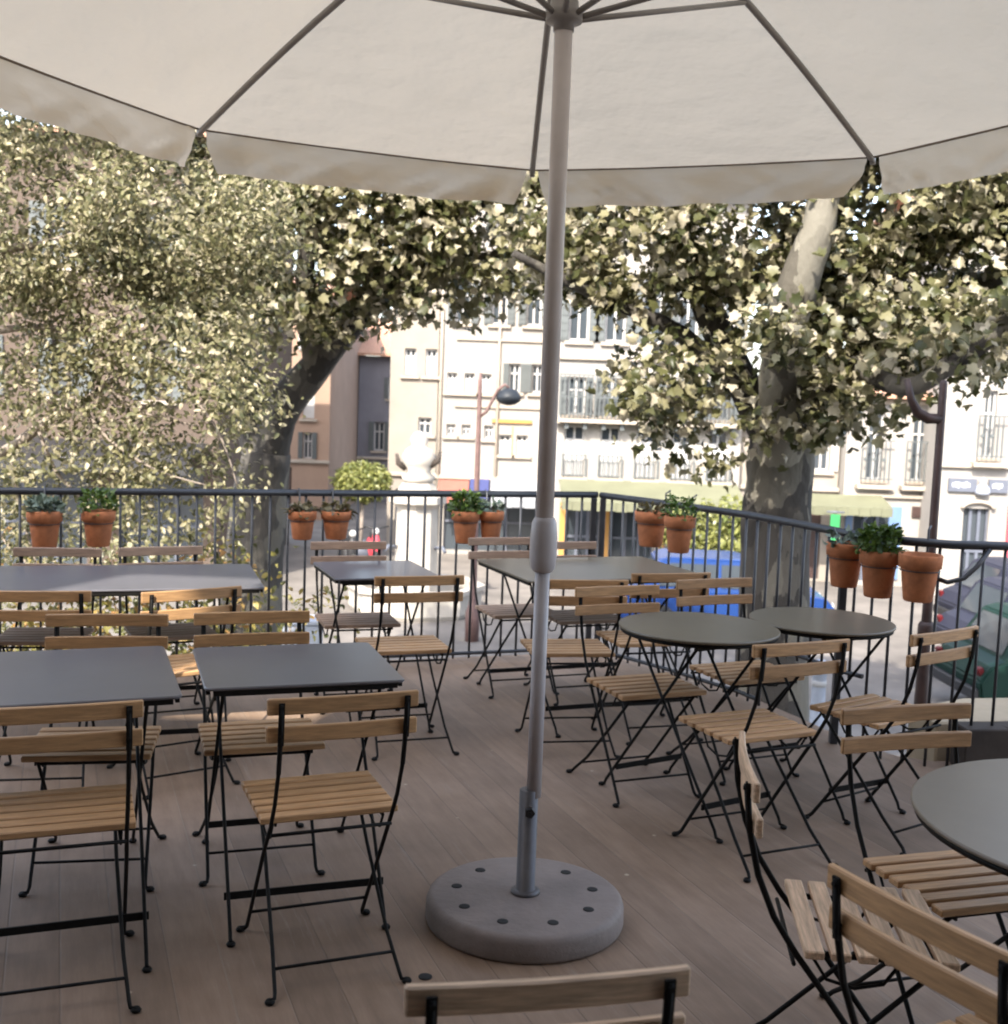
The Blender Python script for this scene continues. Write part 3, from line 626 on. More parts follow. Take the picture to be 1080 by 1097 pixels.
# ------------------------------------------------------------------ potted plants on the railing
def pot(label, x, y, rz, ht, rad, plant, dens=1.0, ztop=.93):
    t = thing('potted_plant', label, 'flower pot', (x, y, ztop), rz, 'terracotta pots hung on the railing')
    h = ht
    MB().lathe([(rad * .62, -h), (rad * .68, -h + .005), (rad * .86, -h * .32), (rad * .86, -h * .30), (rad * 1.0, -h * .28), (rad * 1.03, -.004), (rad * 1.0, 0), (rad * .9, -.002), (rad * .86, -.03)], 28).build('pot', TERRA, t)
    MB().lathe([(rad * .87, -.035), (rad * .86, -.022), (rad * .3, -.018)], 20).build('soil', SOIL, t)
    m = MB(); m.tube([(rad * .92 * math.cos(a), rad * .92 * math.sin(a), -h * .34) for a in [i * math.pi / 12 for i in range(25)]], .0025, 6)
    m.tube([(0, rad * .92, -h * .34), (0, rad * 1.12, -.02), (0, rad * 1.14, .10), (0, rad * 1.5, .115)], .005, 6); m.build('bracket', RAILM, t)
    if not dens: return t
    n = int(dens * 90)
    if plant == 'blade': shape, mat, sz = BLADE, LEAFG, .12
    elif plant == 'bush': shape, mat, sz = OVAL, LEAFG, .035; n = int(dens * 420)
    elif plant == 'grey': shape, mat, sz = OVAL, LEAFB, .045; n = int(dens * 130)
    else: shape, mat, sz = OVAL, LEAFD, .045; n = int(dens * 60)
    C = []; A = []
    for _ in range(n):
        a = rng.uniform(0, 6.283); r = rad * .8 * rng.uniform(0, 1) ** .5
        if plant == 'blade': C.append((r * math.cos(a), r * math.sin(a), -.02)); A.append((math.cos(a) * .5, math.sin(a) * .5, 1.0))
        else:
            hh = rng.uniform(0, 1) ** .8; hm = {'bush': .12, 'grey': .07, 'dry': .05}[plant]; sp_ = 1.25 if plant == 'bush' else 1.05
            rr = r * sp_ * (1.15 - .5 * hh) + .01; C.append((rr * math.cos(a), rr * math.sin(a), -.02 + hh * hm)); A.append((math.cos(a), math.sin(a), .6))
    C = np.array(C); A = np.array(A) + rng.normal(0, .35, (n, 3)); Nn = rng.normal(0, .6, (n, 3)) + (0, -.2, .5)
    leaves('plant', C, Nn, A, sz * rng.uniform(.6, 1.2, n), shape, mat, t)
    return t
pot('leftmost terracotta pot on the back railing with a pale grey green succulent', -2.40, 6.08, RD, .20, .088, 'grey', 1.3)
pot('second terracotta pot from the left on the back railing, darker green plant', -2.15, 6.17, RD, .19, .086, 'bush', .5)
pot('terracotta pot right of the forked trunk with a drooping dry plant, left of its pair', -1.13, 6.53, RD, .16, .078, 'dry', 1.4)
pot('terracotta pot near the green topiary with a dry plant, right one of its pair', -.95, 6.60, RD, .16, .085, 'dry', 1.6)
pot('terracotta pot with a lush green tuft on the back railing left of the pole', -.225, 6.86, RD, .19, .082, 'bush', .9)
pot('smaller terracotta pot with low grey leaves beside the lush tuft on the railing', -.075, 6.91, RD, .18, .075, 'grey', .6)
pot('terracotta pot with dry stems above the blue car, farther one of its pair', .845, 6.66, -.9, .20, .095, 'dry', 1.0, .985)
pot('terracotta pot with a small green sprout on the railing above the blue car', .97, 6.42, -.9, .20, .085, 'bush', .35, .985)
pot('terracotta pot with thin stems, leftmost of the big three on the right railing', 1.60, 5.42, -1.0, .205, .088, 'grey', .5, .985)
pot('terracotta pot with a dense round green bush on the right railing', 1.71, 5.27, -.9, .215, .088, 'bush', 1.1, .975)
pot('bare terracotta pot beside the brown lamp post on the right railing', 1.845, 5.13, -.6, .21, .092, 'dry', 0, .98)

# ------------------------------------------------------------------ street lamps
def lamp_post(label, x, y, mat, segs, arm, head, collar):
    t = thing('street_lamp', label, 'street lamp', (x, y, GZ), 0, 'street lamps on the square')
    MB().lathe(segs, 16).build('post', mat, t)
    if arm: MB().tube(arm, .026 if y > 10 else [.026, .03, .03, .022, .016], 8).build('arm', mat, t)
    if head: head(t)
    if collar: MB().lathe(collar, 16).build('collar', mat, t)
    return t
def head_a(t):
    MB().lathe([(.05, .17), (.15, .13), (.21, .04), (.215, .0), (.19, -.05), (.12, -.10), (.03, -.12)], 20, (.49, 0, 4.19)).build('lantern', DKMET, t, 0)
lamp_post('reddish street lamp on the square with a curved arm and dark oval head', -.48, 19.9, PINKP,
          [(.12, 0), (.125, .5), (.08, .62), (.06, .75), (.048, 2.4), (.036, 4.45), (.02, 4.6)],
          [(0, 0, 3.85), (.12, 0, 3.95), (.22, 0, 4.15), (.30, 0, 4.32), (.42, 0, 4.42), (.49, 0, 4.36)], head_a, None)
def head_b(t):
    MB().lathe([(.012, .10), (.03, .08), (.05, .0), (.045, -.03), (.02, -.035)], 14, (-.205, 0, 4.42)).build('lantern', RUST, t)
lamp_post('dark brown street lamp post standing just outside the right railing', 2.36, 6.4, RUST,
          [(.09, 0), (.09, .4), (.055, .5), (.036, 2.6), (.030, 2.9), (.024, 3.4), (.021, 4.36), (.012, 4.38)],
          [(0, 0, 4.17), (-.07, 0, 4.17), (-.13, 0, 4.20), (-.17, 0, 4.27), (-.20, 0, 4.38)], None, [(.035, 2.95), (.044, 2.97), (.044, 3.03), (.035, 3.05)])

# ------------------------------------------------------------------ buildings
def facade(t, x0, x1, z0, z1, depth, holes, mat, top=True):
    xs = sorted({x0, x1, *[h[0] for h in holes], *[h[1] for h in holes]}); zs = sorted({z0, z1, *[h[2] for h in holes], *[h[3] for h in holes]})
    m = MB()
    for a, b in zip(xs, xs[1:]):
        for c, e in zip(zs, zs[1:]):
            cx, cz = (a + b) / 2, (c + e) / 2
            if any(h[0] < cx < h[1] and h[2] < cz < h[3] for h in holes): continue
            m.add([(a, 0, c), (b, 0, c), (b, 0, e), (a, 0, e)], [(0, 1, 2, 3)])
    rv = .16
    for (a, b, c, e) in [h[:4] for h in holes]:
        m.add([(a, 0, c), (b, 0, c), (b, 0, e), (a, 0, e), (a, rv, c), (b, rv, c), (b, rv, e), (a, rv, e)], [(0, 4, 5, 1), (1, 5, 6, 2), (2, 6, 7, 3), (3, 7, 4, 0)])
    m.add([(x0, 0, z0), (x0, depth, z0), (x0, depth, z1), (x0, 0, z1), (x1, 0, z0), (x1, depth, z0), (x1, depth, z1), (x1, 0, z1)], [(0, 3, 2, 1), (4, 5, 6, 7), (1, 2, 6, 5), (3, 7, 6, 2)])
    me = bpy.data.meshes.new('wall'); me.from_pydata(m.v, [], m.f); me.materials.append(mat)
    return link('wall', me, t)
def window(t, a, b, c, e, kind='plain', fr=None):
    f = MB(); wd, hg = b - a, e - c; cx, cz = (a + b) / 2, (c + e) / 2; k = .05
    for sx in (a + k / 2, b - k / 2, cx): f.box((sx, .13, cz), (k, .05, hg - .004))
    for sz in (c + k / 2 + .002, e - k / 2 - .002, c + hg * .66): f.box((cx, .127, sz), (wd - .002, .05, k))
    w_ = f.build('window', fr or SHUT, t)
    MB().box((cx, .158, cz), (wd + .02, .02, hg + .02)).build('pane', GLASS, w_)
    s = MB(); s.box((cx, -.03, c - .05), (wd + .2, .12, .08)); s.build('sill', TRIM, w_)
    if kind in ('open', 'openg'):
        for sx in (a - wd * .26, b + wd * .26):
            h = MB(); h.box((sx, -.03, cz), (wd * .48, .04, hg)); [h.box((sx, -.055, c + hg * (q + .5) / 9), (wd * .40, .012, hg * .05)) for q in range(9)]
            h.build('shutter', SHUT if kind == 'open' else SHUTG, w_)
    if kind == 'closed':
        for sx in (cx - wd * .25, cx + wd * .25):
            h = MB(); h.box((sx, .075, cz - hg * .12), (wd * .485, .04, hg * .72)); h.build('shutter', SHUT, w_)
    if kind in ('balcony', 'balconyg'):
        if kind == 'balconyg':
            for sx in (a - wd * .2, b + wd * .2):
                h = MB(); h.box((sx, -.03, cz), (wd * .36, .04, hg)); h.build('shutter', SHUTG, w_)
        h = MB(); z1 = c + .95
        for q in range(int((wd + .36) / .11) + 1): h.box((a - .18 + q * .11, -.22, c + .47), (.026, .02, .92))
        for q in range(int((wd + .36) / .22)): h.lathe([(.04, -.008), (.05, -.008), (.05, .008), (.04, .008)], 8, (a - .1 + q * .22, -.235, c + .5), axis='Y')
        h.box((cx, -.22, z1), (wd + .4, .03, .03)); h.box((cx, -.22, c + .04), (wd + .4, .025, .025))
        h.build('balcony_grille', SHUTG, w_)
        MB().box((cx, -.122, c - .155), (wd + .5, .24, .10)).build('balcony_slab', TRIM, w_)
    return w_
def awning(label, x0, x1, y, zt, drop, proj, mat, rz=0):
    t = thing('awning', label, 'awning', (x0, y, zt), rz, 'shop awnings across the square'); L = x1 - x0
    th = .02; m = MB()
    m.add([(0, 0, 0), (L, 0, 0), (L, -proj, -drop), (0, -proj, -drop), (0, 0, -th), (L, 0, -th), (L, -proj, -drop - th), (0, -proj, -drop - th)], [(0, 1, 2, 3), (4, 7, 6, 5), (0, 4, 5, 1), (1, 5, 6, 2), (2, 6, 7, 3), (3, 7, 4, 0)])
    m.build('cloth', mat, t)
    v = MB(); n = max(3, int(L / .25))
    for i in range(n): v.box(((i + .5) * L / n, -proj - .008, -drop - .10 - .012 * (i % 2)), (L / n * .97, .012, .18))
    v.build('valance', mat, t)
    f = MB()
    for x in (.06, L - .06): f.tube([(x, -.01, -drop - .25), (x, -proj + .02, -drop - .03)], .015, 6)
    f.build('arm', GREYM, t); return t
def house(label, x0, x1, y, depth, z1, mat, wins, roof=TILE, rz=0, cat='building', cornice=(), roofh=.9, extra=None, fr=None):
    t = thing('town_house', label, cat, ((x0 + x1) / 2, y, GZ), rz, 'houses round the square'); L = (x1 - x0) / 2; ox = (x0 + x1) / 2
    W = [(a - ox, b - ox, c - GZ, e - GZ, k) for a, b, c, e, k in wins]
    facade(t, -L, L, 0, z1 - GZ, depth, W, mat)
    for h in W:
        if h[4] == 'shop':
            cx, cz = (h[0] + h[1]) / 2, (h[2] + h[3]) / 2
            s = MB(); s.box((cx, .11, cz), (h[1] - h[0] + .02, .05, .06)); [s.box((h[0] + (h[1] - h[0]) * q / 3, .112, cz), (.07, .05, h[3] - h[2])) for q in range(4)]
            w_ = s.build('shop_front', SIGNM, t); MB().box((cx, .158, cz), (h[1] - h[0] + .02, .02, h[3] - h[2] + .02)).build('pane', GLASS, w_)
        elif h[4] == 'door':
            cx, cz = (h[0] + h[1]) / 2, (h[2] + h[3]) / 2
            dd = MB().box((cx, .13, cz), (h[1] - h[0], .05, h[3] - h[2])).build('door', RUST, t); MB().lathe([(.03, 0), (.03, .05)], 8, (cx + .3, .07, cz), axis='Y').build('handle', CHROME, dd)
        else: window(t, *h, fr=fr)
    for zc in cornice: MB().box((0, -.045, zc - GZ), (2 * L + .06, .10, .11)).build('cornice', TRIM, t, bevel=.02)
    zt = z1 - GZ; e = .35; m = MB()
    m.add([(-L - .12, -e, zt + .002), (L + .12, -e, zt + .002), (L + .12, depth / 2, zt + roofh), (-L - .12, depth / 2, zt + roofh), (-L - .12, depth + e, zt + .002), (L + .12, depth + e, zt + .002), (-L - .12, -e, zt + .10), (L + .12, -e, zt + .10), (L + .12, depth / 2, zt + roofh + .1), (-L - .12, depth / 2, zt + roofh + .1), (-L - .12, depth + e, zt + .10), (L + .12, depth + e, zt + .10)],
          [(0, 3, 2, 1), (3, 4, 5, 2), (6, 7, 8, 9), (9, 8, 11, 10), (0, 1, 7, 6), (4, 10, 11, 5), (0, 6, 9, 3), (3, 9, 10, 4), (1, 2, 8, 7), (2, 5, 11, 8)])
    rf = m.build('roof', roof, t)
    MB().box((L * .5, depth * .4, zt + roofh + .2), (.5, .4, .9)).build('chimney', mat, rf)
    if extra: extra(t, ox)
    return t
# P1 cream and P2 white houses straight across the square
wins = [(-2.35, -2.0, .55, 1.0, 'plain'), (-2.75, -2.45, 2.1, 2.8, 'closed'), (-2.2, -1.9, 2.1, 2.8, 'closed'), (-2.7, -2.3, 3.9, 4.9, 'closed'), (-2.9, -2.0, -2.5, -.9, 'shop')]
house('narrow cream house left of the white one across the square', -3.12, -1.86, 31, 8, 7.6, CREAM, wins, cornice=(-.52,))
wins = [(-1.62, -1.36, 1.7, 2.2, 'closed'), (-1.16, -.9, 1.7, 2.2, 'closed'), (-.74, -.46, 1.7, 2.2, 'closed'), (-1.6, -1.36, .55, .85, 'plain'), (-1.2, -.96, .55, .85, 'plain'), (-.6, -.36, .5, .85, 'plain'),
        (-.2, .12, .1, .62, 'closed'), (.26, .56, .1, .62, 'closed'), (-1.45, -1.05, 3.5, 4.6, 'openg'), (-.5, -.1, 3.5, 4.6, 'openg'), (.4, .8, 3.5, 4.6, 'openg'), (.0, .3, 1.75, 2.5, 'openg'), (.6, .9, 1.75, 2.5, 'openg'), (-1.6, .9, -2.5, -.95, 'shop')]
def ex(t, ox):
    for x in (-1.78, -.27, 1.08): MB().tube([(x - ox, -.06, .3), (x - ox, -.06, 10)], .04, 8).build('downpipe', TRIM, t)
    for z in (1.35, 3.1): MB().box((-.05 - ox, -.03, z - GZ), (2.7, .06, .07)).build('string_course', TRIM, t)
    MB().box((.12 - ox, -.03, .98 - GZ), (1.05, .08, .09)).build('lintel', OCHRE, t); MB().box((.15 - ox, -.012, .45 - GZ + .0), (.02, .02, .8)).build('panel_strip', OCHRE, t)
house('white house across the square with small dark windows and an ochre lintel', -1.84, 1.14, 31, 8, 7.8, WHITE, wins, cornice=(-.55,), extra=ex)
awning('short red awning on the ground floor of the pale houses', -1.75, -.95, 30.95, -.62, .35, .8, AWNR)
awning('narrow blue awning between the red and the grey awnings', -.92, -.42, 30.95, -.55, .3, .7, AWNB)
awning('long pale grey awning right of the blue one', -.38, 1.1, 30.95, -.55, .45, 1.1, AWNG)
# Q house behind the pole with balconies
wins = []
for i in range(5):
    x = 1.62 + i * .86; wins.append((x - .22, x + .22, 1.25, 2.15, 'balconyg')); wins.append((x - .24, x + .24, -.22, 1.0, 'closed')); wins.append((x - .24, x + .24, 3.0, 4.6, 'openg'))
wins += [(1.5, 2.3, -2.5, -.85, 'shop'), (2.6, 3.6, -2.5, -.85, 'shop'), (4.0, 5.4, -2.5, -.85, 'shop')]
def ex(t, ox):
    MB().box((3.38 - ox, -.20, 1.12 - GZ), (4.3, .38, .09)).build('balcony_slab', TRIM, t)
    for i in range(10): MB().box((1.4 + i * .44 - ox, -.15, 1.0 - GZ), (.10, .28, .15)).build('bracket', SHUTG, t)
    g = MB(); [g.box((1.25 + i * .10 - ox, -.36, 1.42 - GZ), (.022, .02, .5)) for i in range(43)]; g.box((3.38 - ox, -.36, 1.68 - GZ), (4.3, .03, .03)); g.build('balcony_grille', SHUTG, t)
    for i in range(5):
        x = 1.62 + i * .86 - ox
        h = MB()
        for q in range(6): h.box((x - .27 + q * .11, -.12, .05 - GZ), (.032, .02, .5))
        h.box((x, -.12, .30 - GZ), (.6, .025, .025)); h.box((x, -.12, -.18 - GZ), (.6, .025, .025)); h.build('balcony_grille', SHUTG, t)
    for x in (1.42, 2.45, 3.8): MB().box((x - ox, -.03, -1.7 - GZ), (.16, .06, 1.7)).build('pilaster', OCHRE, t)
house('white house with two rows of grey balconied windows right of the umbrella pole', 1.18, 5.6, 28, 8, 6.4, WHITE, wins, cornice=(2.6,), extra=ex)
awning('long yellow green awning on the balconied white house', 1.3, 5.55, 27.95, -.28, .42, 1.4, AWNY)
# R low house on the right and its left neighbour
wins = [(7.45, 7.85, .1, 1.05, 'open'), (6.4, 6.8, .1, 1.05, 'open'), (6.2, 6.9, -2.5, -.8, 'shop'), (7.25, 7.75, -2.55, -.75, 'door')]
house('low cream house partly behind the right tree trunk', 5.66, 8.08, 28.4, 7, 1.15, CREAM, wins, cornice=(-.35,))
wins = [(8.62, 9.0, -.05, 1.65, 'balcony'), (9.68, 10.06, -.05, 1.65, 'balcony'), (8.4, 9.3, -2.5, -.75, 'shop')]
def ex(t, ox):
    MB().box((9.38 - ox, -.03, -1.55 - GZ), (.30, .06, 1.75)).build('pilaster', PALEB, t); MB().box((8.28 - ox, -.03, -1.55 - GZ), (.16, .06, 1.75)).build('pilaster', PALEB, t)
    MB().box((9.98 - ox, -.03, -.78 - GZ), (.40, .05, .26)).build('sign_board', RUST, t)
house('white house with two tall grilled balcony windows beside the brown lamp post', 8.12, 10.18, 28, 7, 1.9, WHITE, wins, cornice=(1.82, -.42), extra=ex)
awning('yellow awning right of the grey tree trunk', 6.9, 9.0, 27.9, -.42, .22, .9, AWNY)
# S white house at the right edge
wins = [(10.86, 11.14, .62, 2.15, 'balcony'), (12.2, 12.5, .62, 2.15, 'balcony'), (10.55, 11.15, -2.55, -.55, 'shop'), (11.6, 12.8, -2.5, -.7, 'shop'), (10.86, 11.16, 3.6, 5.0, 'open')]
def ex(t, ox):
    for a, b in ((10.14, 10.78), (11.06, 11.5)):
        s = MB().box(((a + b) / 2 - ox, -.05, -.02 - GZ), (b - a, .06, .30)).build('sign_board', SIGNM, t)
        q = MB()
        for i in range(int((b - a - .16) / .06)): q.box((a + .1 + i * .06 - ox, -.084, -.02 - GZ + .012 * (i % 2)), (.042, .008, .09 + .02 * (i % 3)))
        q.build('lettering', SIGNT, s)
    MB().lathe([(.05, 0), (.15, .02), (.17, .08), (.13, .2), (.07, .26), (.09, .32), (.03, .4)], 14, (10.92 - ox, -.07, -.24 - GZ)).build('stone_urn', GREYM, t)
    m = MB(); m.tube([(10.5 - ox + .36 - .36 * math.cos(a), -.06, -.55 - GZ + .16 * math.sin(a)) for a in [i * math.pi / 10 for i in range(11)]], .05, 6); m.build('door_arch', TRIM, t)
    MB().box((11.62 - ox, -.04, -1.2 - GZ), (.12, .06, 1.5)).build('red_panel', REDP, t)
house('white house at the right edge with a dark sign over an arched shop door', 9.98, 13.2, 26.8, 8, 6.2, WHITE, wins, cornice=(.42,), extra=ex)
# left: brown house behind the airy tree, side street
wins = [(-9.3, -8.75, 1.3, 2.5, 'openg'), (-7.4, -6.85, 1.3, 2.5, 'openg'), (-11.2, -10.6, 1.3, 2.5, 'openg'), (-9.4, -8.7, 3.9, 5.2, 'openg'), (-7.5, -6.8, 3.9, 5.2, 'openg'), (-10.6, -8.6, -2.5, -.1, 'shop'), (-7.9, -6.2, -2.5, -.1, 'shop')]
house('brown house with grey shutters behind the airy tree on the left', -12.5, -5.9, 24, 8, 6.5, BROWN, wins, cornice=(), fr=STONED)
awning('dark grey cafe awning on the brown house at the left', -10.8, -6.1, 23.95, .45, .35, 1.6, BLACKP)
wins = [(-6.62, -6.25, .7, 1.75, 'closed'), (-7.3, -6.95, .7, 1.75, 'closed'), (-6.6, -6.3, -.6, .25, 'openg'), (-7.3, -6.95, -2.5, -.9, 'door'), (-6.6, -6.2, 2.9, 4.0, 'open')]
house('peach house on the side street beside the forked trunk', -7.9, -5.75, 38, 9, 4.6, PEACH, wins, rz=.0, cornice=(-.7,))
wins = [(-5.1, -4.7, -.6, .5, 'openg'), (-5.2, -4.8, -2.5, -1.1, 'shop'), (-4.6, -4.3, 1.4, 2.2, 'openg')]
house('grey gabled house closing the side street', -5.72, -3.3, 45, 9, 3.0, LILAC, wins, cornice=(-.9,), roofh=1.6)
# unseen building front added behind the camera to shade the deck
rt_ = thing('shade_building', 'added building front behind the camera that shades the deck', 'building', (0, -2.6, 0), math.pi)
hl = [(-3.2, -2, .05, 2.6), (-.8, .8, .05, 2.6), (2, 3.2, .05, 2.6), (-2.8, -1.8, 4, 5.8), (-.5, .5, 4, 5.8), (2, 3, 4, 5.8), (5, 6, 4, 5.8)]
facade(rt_, -9.5, 9.5, GZ, 6.9, 7, hl, SHADEW)
for a, b, c, e in hl: window(rt_, a, b, c, e)
MB().add([(-9.5, 0, 6.9), (9.5, 0, 6.9), (9.5, 7, 6.9), (-9.5, 7, 6.9)], [(0, 1, 2, 3)]).build('added_roof', TILE, rt_)
up_ = MB()  # added wall shading the deck; its gaps are shaped for sun patches
for a, b, c, e in ((-9.5, 3.4, 6.91, 13.07), (3.4, 3.55, 6.91, 10.15), (3.55, 4.7, 6.91, 7.35), (3.55, 3.75, 7.35, 7.85), (3.55, 3.9, 7.85, 10.15), (4.05, 4.7, 7.35, 7.85), (3.9, 4.7, 8.6, 10.15), (4.7, 9.5, 6.91, 10.15)):
    up_.box(((a + b) / 2, .15, (c + e) / 2), (b - a, .25, e - c))
up_.build('shade_wall', SHADEW, rt_)
m = MB(); m.box((5.9 + 1.4, -2.9, 1.2), (3.8, 5.6, 7.58)); m.build('shade_wing', SHADEW, rt_)  # unseen block added to shade the left of the deck
t = thing('shade_awning', 'added dark brown awning behind the camera that blocks light from the rear', 'awning', (0, -2.6, 3.35), math.pi)  # awning added out of view to darken faces turned to the camera
m = MB(); m.add([(-8, -.02, 0), (5.3, -.02, 0), (5.3, -3.7, -.42), (-8, -3.7, -.42), (-8, -.02, -.02), (5.3, -.02, -.02), (5.3, -3.7, -.44), (-8, -3.7, -.44)], [(0, 1, 2, 3), (4, 7, 6, 5), (0, 4, 5, 1), (1, 5, 6, 2), (2, 6, 7, 3), (3, 7, 4, 0)]); m.build('cloth', AWND, t)
m = MB(); m.box((-1.35, -3.71, -.53), (13.3, .012, .2)); m.build('valance', AWND, t)
for x in (-6, -2, 2, 5): MB().tube([(x, -.02, -.6), (x, -3.6, -.46)], .02, 8).build('arm', IRON, t)


# ------------------------------------------------------------------ things on the square
t = thing('stone_fountain', 'white stone fountain pillar with a carved top on the square beyond the railing', 'fountain', (-1.68, 22.6, GZ))
MB().lathe([(1.25, 0), (1.3, .08), (1.3, .42), (1.38, .46), (1.38, .55), (1.2, .55), (1.15, .2)], 8, smooth=False).build('basin', STONE, t)
MB().lathe([(.52, .1), (.52, .3), (.42, .36), (.40, 2.0), (.44, 2.06), (.56, 2.12), (.56, 2.25), (.42, 2.3), (.30, 2.5)], 8, smooth=False).build('pillar', STONE, t)
MB().lathe([(.28, 2.5), (.33, 2.62), (.22, 2.72), (.30, 2.85), (.34, 3.0), (.25, 3.15), (.14, 3.22), (.18, 3.34), (.12, 3.45), (.03, 3.5)], 14).build('carved_top', STONE, t)
for s in (-1, 1): MB().tube([(s * .36, -.1, 1.25), (s * .52, -.25, 1.28), (s * .58, -.32, 1.2)], .035, 8).build('spout', SIGNM, t)
for s, z in ((-1, 2.78), (1, 2.85)): MB().tube([(s * .24, -.1, z), (s * .38, -.15, z + .1), (s * .42, -.15, z + .28)], [.07, .06, .03], 8).build('carved_figure', STONED, t)

t = thing('topiary', 'round yellow green topiary bush in the side street, left of the fountain', 'bush', (-3.55, 29, GZ))
MB().lathe([(.35, 0), (.42, .5), (.38, .5), (.3, .46)], 14).build('planter', SIGNM, t); MB().tube([(0, 0, .4), (.02, 0, 1.6)], .05, 8).build('trunk', TWIG, t)
crown(t, [(0, 0, 2.0, .66, .6, .46)], 1400, 6, .05, .10, OVAL, BUSHG, gap=-2)

def car(label, x_, y_, rz_, paint, group=None):
    t = thing('parked_car', label, 'car', (x_, y_, GZ), rz_, group)
    prof = [(-1.85, .30), (-1.9, .62), (-1.75, .82), (-1.55, .90), (-1.25, 1.42), (-1.05, 1.48), (.25, 1.48), (.45, 1.43), (1.0, .98), (1.75, .86), (1.92, .66), (1.92, .32)]
    v = []; n = len(prof)
    for y, k in ((-.80, 1), (-.68, 1), (.68, 1), (.80, 1)):
        for x, z in prof:
            v.append((x, y * (.86 if z > 1.2 else 1), z if abs(y) < .7 else z - .02))
    f = [(r * n + i, r * n + (i + 1) % n, (r + 1) * n + (i + 1) % n, (r + 1) * n + i) for r in range(3) for i in range(n)] + [list(range(n))[::-1], list(range(3 * n, 4 * n))]
    body = MB().add(v, f).build('body', paint, t, bevel=.03, seg=2)
    for s in (-1, 1):
        wq = MB(); yy = .755
        wq.add([(-1.22, s * (yy + .055), .98), (-.2, s * (yy + .055), .98), (-.2, s * (yy - .045), 1.38), (-1.02, s * (yy - .045), 1.38)], [(0, 1, 2, 3)])
        wq.add([(-.12, s * (yy + .055), .98), (.78, s * (yy + .055), .98), (.36, s * (yy - .045), 1.38), (-.12, s * (yy - .045), 1.38)], [(0, 1, 2, 3)])
        wq.build('side_window', GLASS, t)
    MB().add([(.52, -.58, 1.40), (.52, .58, 1.40), (.98, .68, 1.03), (.98, -.68, 1.03)], [(0, 1, 2, 3)]).build('windscreen', GLASS, t)
    for sx in (-1.2, 1.2):
        for sy in (-.74, .74):
            wh = MB().lathe([(.2, -.09), (.31, -.085), (.33, -.04), (.33, .04), (.31, .085), (.2, .09)], 22, (sx, sy, .33), axis='Y').build('wheel', TYRE, t)
            MB().lathe([(.19, -.1), (.2, -.02), (.2, .02), (.19, .1)], 16, (sx, sy, .33), axis='Y').build('rim', CHROME, wh)
    MB().add([(-1.535, -.62, .95), (-1.535, .62, .95), (-1.285, .54, 1.375), (-1.285, -.54, 1.375)], [(0, 1, 2, 3)]).build('rear_window', GLASS, t)
    MB().box((-1.90, 0, .42), (.10, 1.5, .16)).build('bumper', BLACKP, t, bevel=.02)
    for sy in (-.66, .66): MB().box((-1.84, sy, .72), (.08, .12, .13), ry=-.35).build('tail_light', TAILR, t, bevel=.01)
    for sy in (-.55, .55): MB().lathe([(.09, 0), (.08, .03), (.03, .05)], 12, (1.88, sy, .68), axis='X').build('headlight', SHUT, t)
car('blue parked car beyond the right railing, left of the grey tree trunk', 4.05, 21.3, -.05, CARB)
car('slate grey parked car at the right edge, farthest of three side by side', 10.4, 21.9, .05, CARW, 'dark cars parked side by side')
car('slate grey parked car at the right edge, behind the dark green car', 9.35, 19.1, .05, CARW, 'dark cars parked side by side')
car('dark green parked car at the right edge, nearest of three side by side', 8.35, 16.4, .05, CARG, 'dark cars parked side by side')

def scooter(label, x, y, rz, mat):
    t = thing('scooter', label, 'scooter', (x, y, GZ), rz, 'scooters parked in the side street')
    for sx in (-.6, .6): MB().lathe([(.15, -.05), (.25, -.045), (.27, 0), (.25, .045), (.15, .05)], 18, (sx, 0, .27), axis='Y').build('wheel', TYRE, t)
    MB().tube([(-.75, 0, .55), (-.45, 0, .62), (-.1, 0, .52), (.0, 0, .32), (.35, 0, .32), (.45, 0, .6), (.42, 0, .95)], [.08, .17, .16, .12, .12, .13, .06], 10).build('body', mat, t)
    MB().tube([(-.7, 0, .78), (-.4, 0, .80), (-.05, 0, .76)], [.09, .12, .09], 10).build('seat', BLACKP, t)
    MB().tube([(.6, 0, .27), (.46, 0, .75), (.40, 0, 1.05)], .03, 8).build('fork', CHROME, t)
    MB().tube([(.36, -.3, 1.1), (.41, -.1, 1.06), (.41, .1, 1.06), (.36, .3, 1.1)], .02, 8).build('handlebar', BLACKP, t)
    MB().lathe([(.09, -.03), (.08, .04), (.03, .06)], 12, (.46, 0, .98), axis='X').build('headlight', SHUT, t)
    return t
scooter('black scooter parked below the topiary bush', -3.6, 27.0, -1.2, BLACKP)
scooter('dark red scooter parked just left of the fountain', -3.05, 27.6, -1.4, REDP)
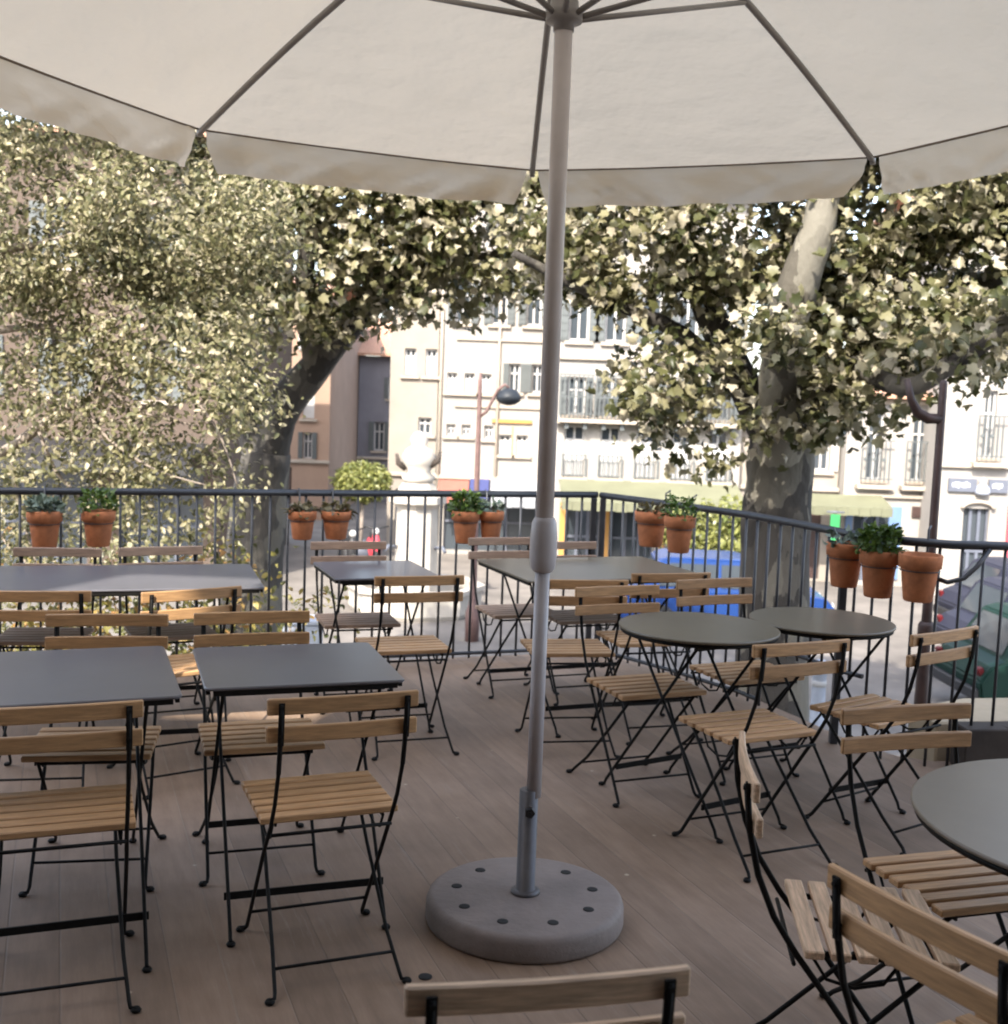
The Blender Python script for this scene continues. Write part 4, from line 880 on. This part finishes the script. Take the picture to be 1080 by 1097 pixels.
for lab, x, y, bl in (('yellow green street bush in front of the long awning, left of the right tree trunk', 4.0, 25.2, [(4.0, 25.2, -1.0, .7, .5, .55), (4.5, 25.2, -1.4, .6, .5, .5)]), ('small street bush beside the blue car, close to the right tree trunk', 5.0, 24.4, [(5.0, 24.4, -1.3, .5, .5, .7), (4.8, 24.4, -.7, .35, .3, .35)])):
    t = thing('street_bush', lab, 'bush', (0, 0, 0), 0, 'bushes on the square')
    MB().lathe([(.3, 0), (.36, .5), (.33, .5), (.28, .46)], 14, (x, y, GZ)).build('planter', STONED, t)
    m = MB(); limb(m, [(x, y, GZ + .4), (x + .05, y, -1.8), (x, y, -1.0)], .05, .02, 6); m.build('trunk', TWIG, t)
    crown(t, bl, 160, 8, .10, .13, OVAL, BUSHG, gap=-.2)
t = thing('street_cabinet', 'blue grey street cabinet seen through the railing below the forked trunk', 'cabinet', (-2.55, 14.8, GZ), .15)
MB().box((0, 0, .62), (.55, .4, 1.24)).build('body', GREYM, t, bevel=.015); MB().box((0, 0, 1.27), (.62, .46, .06)).build('lid', GREYM, t, bevel=.01); MB().box((0, -.206, .65), (.46, .015, 1.0)).build('door', GREYM, t, bevel=.004)
t = thing('bollard', 'grey street bollard seen under the hanging pots by the tree', 'bollard', (4.05, 14.5, GZ))
MB().lathe([(.13, 0), (.13, .1), (.09, .14), (.085, .9), (.11, .93), (.11, .98), (.07, 1.05)], 16).build('post', GREYM, t); MB().lathe([(.092, .72), (.092, .8)], 16).build('band', SHUT, t)
t = thing('hanging_banner', 'narrow green banner hanging beside the tree trunk', 'banner', (7.62, 26.8, -.75))
MB().box((0, 0, -.55), (.22, .02, 1.0)).build('cloth', GREENP, t, bevel=.004); MB().tube([(-.2, 0, 0), (.2, 0, 0)], .02, 8).build('rod', SIGNM, t); MB().tube([(0, 0, 0), (0, 1.0, .0)], .015, 6).build('bracket', SIGNM, t)
tag(MB().lathe([(.019, .001), (.019, .003), (.015, .0045), (.004, .005)], 20, (-.172, 3.095, 0)).build('deck_mark', HOLE), 'small round dark mark on the deck boards between the front chair and umbrella stand', 'floor plug')  # thin dark disc laid on the boards as a round mark
